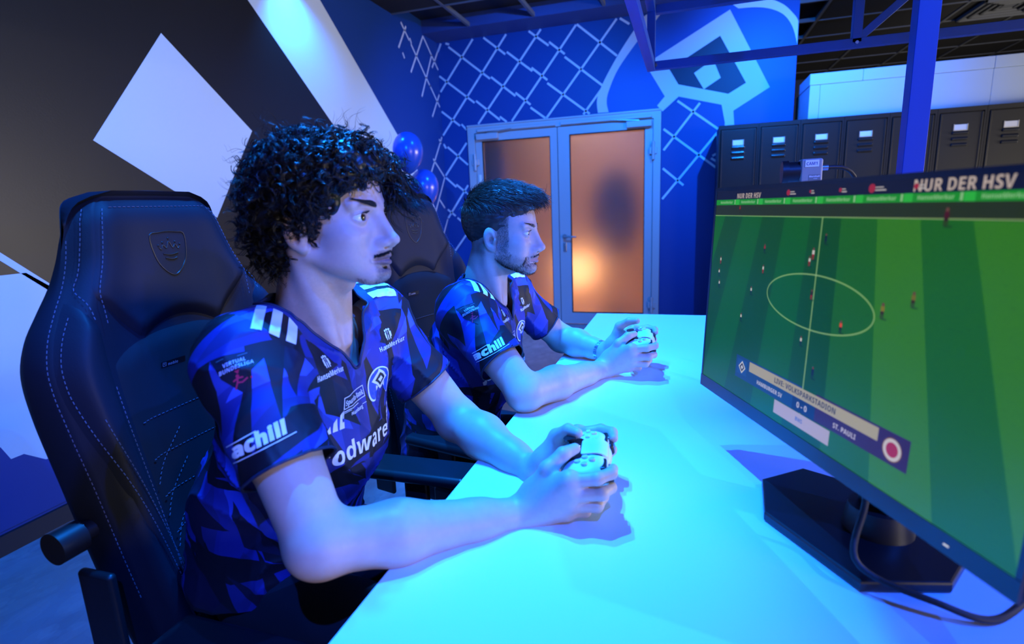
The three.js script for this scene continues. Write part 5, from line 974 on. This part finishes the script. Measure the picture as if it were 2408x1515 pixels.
// ---------------------------------------------------------------- hair
function onHead(Q, p, lift = 0) { // nearest skin point to p (head frame), and the outward direction
  const f = Q.hf, e = 0.0008; let [x, y, z] = p, g;
  for (let i = 0; i < 6; i++) { const d = f(x, y, z) - lift; g = V(f(x + e, y, z) - f(x - e, y, z), f(x, y + e, z) - f(x, y - e, z), f(x, y, z + e) - f(x, y, z - e)).normalize(); x -= g.x * d; y -= g.y * d; z -= g.z * d; if (Math.abs(d) < 2e-4) break; }
  return [[x, y, z], g];
}
function pushOut(Q, p, lift) { return Q.hf(...p) < lift ? onHead(Q, p, lift)[0] : p; }
const toWorld = (Q, paths) => paths.map((p) => { const q = p.map(Q.fromHead); q.r = p.r; return q; });
function faceHair(Q, opt, mat) {
  const P = [];
  for (const s of [-1, 1]) { // eyebrows: hairs lie outwards along the brow
    for (let i = 0; i < opt.brow; i++) { const t = Math.pow(rnd(), 0.9) * 0.78, z = lerp(0.0105, 0.050, t), y = 0.0165 + 0.0055 * Math.sin(t * 2.4) - 0.006 * Math.max(0, t - 0.65) / 0.35 + rr(-0.0028, 0.0028) * (1 - 0.7 * t), x = lerp(0.09, 0.066, t);
      const [r, n] = onHead(Q, [x, y, s * z]), L = rr(0.006, 0.010), d = V(-0.25, lerp(0.7, -0.05, Math.min(1, t * 2.2)), s * 1).normalize(); P.push(Object.assign([0, 0.35, 0.7, 1].map((u) => { const q = [r[0] + d.x * L * u + n.x * 0.0014 * Math.sin(u * 3), r[1] + d.y * L * u + n.y * 0.0014 * Math.sin(u * 3), r[2] + d.z * L * u + n.z * 0.0014 * Math.sin(u * 3)]; return u > 0 ? pushOut(Q, q, 0.0006) : q; }), { r: opt.bt ?? 1 })); }
    for (let i = 0; i < 26; i++) { const t = i / 25, a = s * lerp(-0.45, 0.5, t), c = [0.0690, 0.0, s * 0.0318], r = 0.0152, y0 = opt.lid; const b = [c[0] + (r - 0.0004) * Math.cos(a) * Math.cos(0.33), c[1] + (y0 + 0.0004) * Math.cos(a), c[2] + r * Math.sin(a)]; const d = V(Math.cos(a), 0.35, Math.sin(a)).normalize(); P.push(Object.assign([0, 0.4, 0.75, 1].map((u) => [b[0] + d.x * 0.0065 * u, b[1] + d.y * 0.0065 * u + 0.0022 * u * u, b[2] + d.z * 0.0065 * u]), { r: 0.7 })); }
  }
  for (let i = 0; i < opt.lip; i++) { const z = rr(-0.024, 0.024), u0 = Math.abs(z) / 0.024, y = lerp(-0.0565, -0.0665, u0 * 0.62 + rnd() * 0.38), [r, n] = onHead(Q, [0.099 - 0.5 * z * z / 0.024, y, z]), d = V(0.15, -0.8, Math.sign(z) * 0.55).normalize(), L = rr(0.0025, 0.0055); P.push(Object.assign([0, 0.5, 1].map((u) => [r[0] + d.x * L * u + n.x * 0.0010 * u, r[1] + d.y * L * u + n.y * 0.0011 * u, r[2] + d.z * L * u + n.z * 0.0011 * u]), { r: 0.75 })); }
  for (let i = 0; i < opt.chin; i++) { const soul = rnd() < 0.16, z = soul ? rr(-0.006, 0.006) : rr(-0.036, 0.036), y = soul ? rr(-0.093, -0.087) : rr(-0.120, -0.106) + Math.abs(z) * 0.15, [r, n] = onHead(Q, [0.088 - Math.abs(z) * 0.8, y, z]), d = V(0.3, -0.9, 0).addScaledVector(n, 0.5).normalize(), L = rr(0.002, 0.005); P.push(Object.assign([0, 1].map((u) => [r[0] + d.x * L * u, r[1] + d.y * L * u, r[2] + d.z * L * u]), { r: 0.7 })); }
  for (let i = 0; i < (opt.beard ?? 0); i++) { // full beard along the jaw and chin
    const s = rnd() < 0.5 ? -1 : 1, t = rnd(), x = lerp(-0.004, 0.085, t), top = lerp(-0.03, -0.062, sst(0.1, 0.75, t)), y = lerp(top, -0.122, Math.pow(rnd(), 0.8)), z = s * lerp(0.062, 0.0, Math.pow(t, 1.6) * rnd() ** 0.25);
    if (t > 0.7 && y > -0.088 && Math.abs(z) < 0.025) continue;
    const [r, n] = onHead(Q, [x, y, z]), d = V(0.3, -0.85, s * 0.05).addScaledVector(n, 0.75).normalize(), L = rr(0.003, 0.0065); P.push(Object.assign([0, 0.5, 1].map((u) => [r[0] + d.x * L * u, r[1] + d.y * L * u, r[2] + d.z * L * u]), { r: 0.7 })); }
  const m = part('facial_hair', strands(toWorld(Q, P), 0.00032), mat, Q.o); m.userData.kind = 'stuff';
}
{ // ---- loose dark curls
  seed = 4242; const Q = A, hairM = new THREE.MeshPhysicalMaterial({ color: lin(0.011, 0.009, 0.009), roughness: 0.36, specularIntensity: 0.8 }), skinF = Q.hf;
  const mass = field(); mass.add(ell([-0.022, 0.052, 0], [0.108, 0.086, 0.096]), 0).add(ell([-0.072, -0.008, 0], [0.062, 0.080, 0.082]), 0.04).add(ell([0.052, 0.075, -0.01], [0.052, 0.042, 0.076]), 0.03);
  mass.cut(ell([0.112, -0.030, 0.0], [0.086, 0.088, 0.088]), 0.012); mass.cut(ell([0.03, -0.075, 0], [0.07, 0.05, 0.12]), 0.01); mass.cut(ell([0.02, -0.022, 0.105], [0.05, 0.030, 0.04]), 0.01);
  mass.cut(ell([0.118, 0.050, 0.020], [0.035, 0.022, 0.040]), 0.012);
  const lump = (x, y, z) => mass(x, y, z) - 0.007 * nz(x * 45, y * 45, z * 45) - 0.004 * nz(x * 95, y * 95, z * 95);
  const cap = meshField(lump, [-0.2, -0.12, -0.13], [0.13, 0.16, 0.13], 0.0042);
  const cp = cap.attributes.position, cn = cap.attributes.normal, pick = () => { const i = Math.floor(rnd() * cp.count); return [[cp.getX(i), cp.getY(i), cp.getZ(i)], V(cn.getX(i), cn.getY(i), cn.getZ(i))]; };
  const world = cap.clone(); world.applyMatrix4(Q.hm);
  const hair = part('hair', world, hairM, Q.o); hair.userData.label = 'thick dark curly hair';
  const P = [];
  const curl = (root, dir, L, rad, turns, n, count, spread, th, grav = 0.5) => {
    const t = dir.clone().normalize(), u = V(rnd() - 0.5, rnd() - 0.5, rnd() - 0.5).cross(t).normalize(), v = t.clone().cross(u), ph = rnd() * 6.28, hand = rnd() < 0.5 ? 1 : -1;
    for (let c = 0; c < count; c++) {
      const ox = rr(-spread, spread), oy = rr(-spread, spread), pz = ph + rr(-0.35, 0.35), LL = L * rr(0.8, 1.1), path = [];
      for (let i = 0; i < n; i++) { const s = i / (n - 1), a = pz + hand * s * turns * 6.2832, r = rad * Math.min(1, s * 3.5) * (1 - 0.3 * s), q = [root[0] + t.x * LL * s + u.x * (r * Math.cos(a) + ox) + v.x * (r * Math.sin(a) + oy), root[1] + t.y * LL * s + u.y * (r * Math.cos(a) + ox) + v.y * (r * Math.sin(a) + oy) - grav * LL * s * s * 0.5, root[2] + t.z * LL * s + u.z * (r * Math.cos(a) + ox) + v.z * (r * Math.sin(a) + oy)]; path.push(pushOut(Q, q, 0.002)); }
      if (path.some(([x, y, z]) => (z > -0.018 && z < 0.075 && x > 0.044 + 0.25 * Math.max(0, z - 0.05) && y < 0.030 - 0.2 * Math.max(0, z - 0.045)) || (x > 0.028 && z > 0 && y < -0.014)) || (path.some(([x, y, z]) => x > 0.078 && y < 0.066 && z > -0.016 && z < 0.03) && rnd() < 0.75)) continue;
      path.r = th * rr(0.7, 1.2); P.push(path);
    }
  };
  for (let k = 0; k < 1500; k++) { // outer curls
    const [p, n] = pick(); if (p[0] > 0.06 && p[1] < 0.045) continue; const low = p[1] < -0.02;
    const tang = V(rnd() - 0.5, rnd() - 0.6, rnd() - 0.5).projectOnPlane(n).normalize(), d = n.clone().multiplyScalar(rr(0.15, 0.6)).addScaledVector(tang, 0.9), r = [p[0] - n.x * 0.006, p[1] - n.y * 0.006, p[2] - n.z * 0.006];
    curl(r, d, rr(0.022, 0.044), rr(0.006, 0.011), rr(1.2, 2.4), 17, 5, 0.0016, 1.1, 0.4);
  }
  for (let k = 0; k < 130; k++) { const [p, n] = pick(); if (p[1] < 0 || p[0] > 0.07) continue; curl(p, n.clone().add(V(rr(-0.6, 0.6), rr(0, 0.6), rr(-0.6, 0.6))), rr(0.035, 0.065), rr(0.004, 0.010), rr(0.8, 1.8), 14, 2, 0.003, 0.4, 0.1); } // flyaways
  // fringe over the temple and forehead, and the far lock over the left brow
  for (let k = 0; k < 44; k++) { const z = rr(0.004, 0.078), a = z / 0.08, root = onHead(Q, [0.085 - 0.05 * a * a, 0.075 - 0.012 * a, z], 0.012)[0]; curl(root, V(0.5 - 0.55 * Math.max(0, a), -0.75, 0.35 * a + rr(-0.15, 0.15)), rr(0.03, 0.042) * (a > 0.7 ? 1.15 : 0.8), rr(0.005, 0.009), rr(0.7, 1.5), 16, 4, 0.0014, 0.9, 0.5); }
  for (let k = 0; k < 110; k++) { const z = -rr(0.022, 0.085), root = [rr(0.055, 0.092) - 0.25 * Math.max(0, -z - 0.05), rr(0.055, 0.1), z]; curl(root, V(rr(0.35, 0.9), -rr(0.5, 1.0), rr(-0.4, 0.2)), rr(0.045, 0.085), rr(0.006, 0.010), rr(0.9, 1.8), 16, 5, 0.0018, 1, 0.4); }
  for (let k = 0; k < 40; k++) { const root = [rr(-0.005, 0.03), rr(0.02, 0.05), rr(0.076, 0.095)]; curl(root, V(rr(0.05, 0.4), -1, rr(-0.1, 0.1)), rr(0.028, 0.045), rr(0.005, 0.009), rr(0.7, 1.4), 16, 4, 0.0015, 0.9, 0.4); }
  for (let k = 0; k < 90; k++) { const s = rnd() < 0.7 ? 1 : -1, root = [rr(-0.12, -0.05), rr(-0.075, -0.04), s * rr(0.01, 0.07)]; curl(root, V(rr(-0.3, 0.2), -1, s * rr(-0.2, 0.3)), rr(0.025, 0.045), rr(0.005, 0.008), rr(0.8, 1.6), 14, 4, 0.0016, 1, 0.2); }
  const m = part('curls', strands(toWorld(Q, P), 0.00075), hairM, hair); m.userData.kind = 'stuff';
  faceHair(Q, { brow: 420, lip: 900, chin: 420, lid: 0.0054 }, std(lin(0.012, 0.009, 0.008), 0.5));
}
{ // ---- short hair combed forward
  seed = 777; const Q = Bp, hairM = new THREE.MeshPhysicalMaterial({ color: lin(0.055, 0.037, 0.026), roughness: 0.4 });
  const mass = field(); mass.add(ell([-0.020, 0.036, 0], [0.0995, 0.094, 0.0775]), 0).add(ell([0.030, 0.080, 0], [0.066, 0.046, 0.060]), 0.03).add(ell([0.072, 0.088, 0.004], [0.034, 0.024, 0.05]), 0.02);
  const edges = [ell([0.118, -0.012, 0], [0.062, 0.082, 0.11]), ell([0.03, -0.068, 0], [0.10, 0.078, 0.12]), ell([-0.03, -0.10, 0], [0.10, 0.055, 0.12])];
  const sink = (x, y, z) => Math.max(...edges.map((e) => sst(0.016, -0.006, e(x, y, z)))); // the hair thins out towards its edge
  const cap = meshField((x, y, z) => mass(x, y, z) + 0.016 * sink(x, y, z) - 0.0022 * nz(x * 60, y * 140, z * 140), [-0.14, -0.08, -0.1], [0.13, 0.15, 0.1], 0.0042);
  const cp = cap.attributes.position, cn = cap.attributes.normal;
  const world = cap.clone().applyMatrix4(Q.hm), hair = part('hair', world, hairM, Q.o); hair.userData.label = 'short brown hair swept forward';
  const P = [];
  for (let k = 0; k < 7500; k++) {
    const i = Math.floor(rnd() * cp.count), p = [cp.getX(i), cp.getY(i), cp.getZ(i)], n = V(cn.getX(i), cn.getY(i), cn.getZ(i)); if (Q.hf(...p) < -0.001) continue;
    const top = sst(0.045, 0.09, p[1]), d = V(lerp(-0.05, 0.95, top), lerp(-1, 0.02, top), lerp(0, 0.35, top) * 0.6 + rr(-0.25, 0.25)).projectOnPlane(n).normalize(), L = lerp(0.008, 0.042, top) * rr(0.6, 1.15), lift = lerp(0.0012, 0.009, top) * rr(0.2, 1.2), path = [];
    for (let q = 0; q < 6; q++) { const s = q / 5; path.push([p[0] + d.x * L * s + n.x * (lift * Math.sin(s * 2.2) - 0.003), p[1] + d.y * L * s + n.y * (lift * Math.sin(s * 2.2) - 0.003) - top * 0.004 * s * s, p[2] + d.z * L * s + n.z * (lift * Math.sin(s * 2.2) - 0.003)]); }
    path.r = rr(0.7, 1.3); P.push(path);
  }
  for (let k = 0; k < 260; k++) { const z = rr(-0.045, 0.05), root = [rr(0.075, 0.098), rr(0.085, 0.108), z], path = []; const dx = rr(0.5, 1), dz = rr(-0.1, 0.5), L = rr(0.018, 0.034); for (let q = 0; q < 6; q++) { const s = q / 5; path.push([root[0] + dx * L * s, root[1] - 0.5 * L * s - 0.4 * L * s * s, root[2] + dz * L * s]); } path.r = rr(0.7, 1.2); P.push(path); }
  for (let k = 0; k < 2600; k++) { const sd = rnd() < 0.6 ? 1 : -1, x = rr(-0.045, 0.036), y = rr(-0.035, 0.045) * (x < 0 ? 1 : 1), [r, n] = onHead(Q, [x, y, sd * 0.07], 0), d = V(0.15, -0.9, 0).addScaledVector(n, 0.35).normalize(), L = rr(0.002, 0.005); if (x < 0.006 && y < 0.02) continue; P.push(Object.assign([0, 0.5, 1].map((u) => [r[0] + d.x * L * u, r[1] + d.y * L * u, r[2] + d.z * L * u]), { r: 0.42 })); } // sideburns
  const m = part('hair_strands', strands(toWorld(Q, P), 0.00055), hairM, hair); m.userData.kind = 'stuff';
  faceHair(Q, { brow: 150, lip: 220, chin: 300, lid: 0.0044, beard: 4200, bt: 0.7 }, std(lin(0.06, 0.04, 0.027), 0.6));
}
// ---------------------------------------------------------------- game pads
function makePad(frame, label) {
  const o = thing('game_pad', label, 'game pad', [0, 0, 0], 0, 'game pads in the hands of the players');
  o.applyMatrix4(frame);
  const shell = field(); shell.add(ell([0.006, 0.0, 0], [0.043, 0.023, 0.062]), 0);
  for (const s of [-1, 1]) shell.add(ell([0.012, 0.002, s * 0.050], [0.032, 0.022, 0.030]), 0.014).add(cone([0.0, -0.003, s * 0.056], [-0.056, -0.024, s * 0.068], 0.0235, 0.0165), 0.014);
  const top = 0.0215, slab = (x, y, z) => smax(shell(x, y, z), y - top, 0.006);
  const white = std(lin(0.78, 0.79, 0.8), 0.38), dark = std(lin(0.012, 0.012, 0.014), 0.35), lo = [-0.085, -0.05, -0.098], hi = [0.06, 0.04, 0.098];
  part('shell', meshField(slab, lo, hi, 0.0028), white, o);
  // dark centre piece with the sticks, pale touch panel in front
  const rb = (x, y, z, cx, cz, hx, hz, r) => Math.hypot(Math.max(Math.abs(x - cx) - hx + r, 0), Math.max(Math.abs(z - cz) - hz + r, 0)) - r;
  const mid = (x, y, z) => Math.max(slab(x, y, z) - 0.0012, Math.min(rb(x, y, z, -0.018, 0, 0.024, 0.040, 0.012), rb(x, y, z, 0.01, 0, 0.03, 0.031, 0.01)), -y - 0.004);
  part('centre_piece', meshField(mid, lo, hi, 0.0026), dark, o);
  const tp = (x, y, z) => Math.max(slab(x, y, z) - 0.0030, rb(x, y, z, 0.024, 0, 0.021, 0.0275, 0.006), -y + 0.002);
  part('touch_panel', meshField(tp, lo, hi, 0.0026), white, o);
  for (const s of [-1, 1]) {
    const st = part('thumb_stick', [rod([-0.017, 0.018, s * 0.026], [-0.017, 0.028, s * 0.026], 0.0065, 0.0065, 16), rod([-0.017, 0.028, s * 0.026], [-0.017, 0.0315, s * 0.026], 0.0105, 0.011, 24)], dark, o);
    part('trigger', rbox(0.020, 0.020, 0.036, 0.006, 0.041, -0.006, s * 0.050, 3), dark, o);
    part('shoulder_button', rbox(0.014, 0.008, 0.034, 0.003, 0.036, 0.010, s * 0.050, 3), dark, o);
  }
  const btn = std(lin(0.55, 0.58, 0.62), 0.2);
  for (let k = 0; k < 4; k++) { const a = k * Math.PI / 2, x = 0.011 + 0.0115 * Math.cos(a), z = 0.0505 + 0.0115 * Math.sin(a); part('face_button', rod([x, 0.019, z], [x, 0.0242, z], 0.0052, 0.0048, 18), btn, o); }
  for (let k = 0; k < 4; k++) { const a = k * Math.PI / 2, x = 0.011 + 0.0105 * Math.cos(a), z = -0.0505 + 0.0105 * Math.sin(a); part('direction_button', rbox(0.009, 0.005, 0.0075, 0.002, 0, 0, 0, 2).rotateY(-a).translate(x, 0.0222, z), white, o); }
  for (const z of [-0.004, 0.004]) part('indicator', rbox(0.0012, 0.001, 0.004, 0.0004, 0.0, 0.0228, z), new THREE.MeshStandardMaterial({ color: 0xffffff, emissive: 0xffffff, emissiveIntensity: 0.8 }), o);
  return o;
}
makePad(PAD1, 'white game pad held by the curly-haired player');
makePad(PAD2, 'white game pad held by the bearded player');
// link bracelet on the left wrist of the second player
{
  const o = thing('link_bracelet', 'steel link bracelet on the wrist of the bearded player', 'bracelet', [0, 0, 0]);
  const w = V(...Bp.WL), e = V(...Bp.EL), d = e.clone().sub(w).normalize(), c = w.clone().addScaledVector(d, 0.028), u = V(0, 1, 0).cross(d).normalize(), v = d.clone().cross(u), N = 22, r = 0.0305;
  for (let k = 0; k < N; k++) { const a = k / N * 6.2832, n = u.clone().multiplyScalar(Math.cos(a)).addScaledVector(v, Math.sin(a)), t = d.clone().cross(n), m = new THREE.Matrix4().makeBasis(t, d, n).setPosition(c.clone().addScaledVector(n, r)); part('link', merge([rbox(0.0072, 0.0045, 0.0026, 0.001, 0, 0.0055, 0), rbox(0.0072, 0.0055, 0.0030, 0.001, 0, 0, 0), rbox(0.0072, 0.0045, 0.0026, 0.001, 0, -0.0055, 0)]).applyMatrix4(m), k % 2 ? M.steel : std(lin(0.3, 0.3, 0.32), 0.35, 0.8), o); }
}
renderer.render(scene, camera);
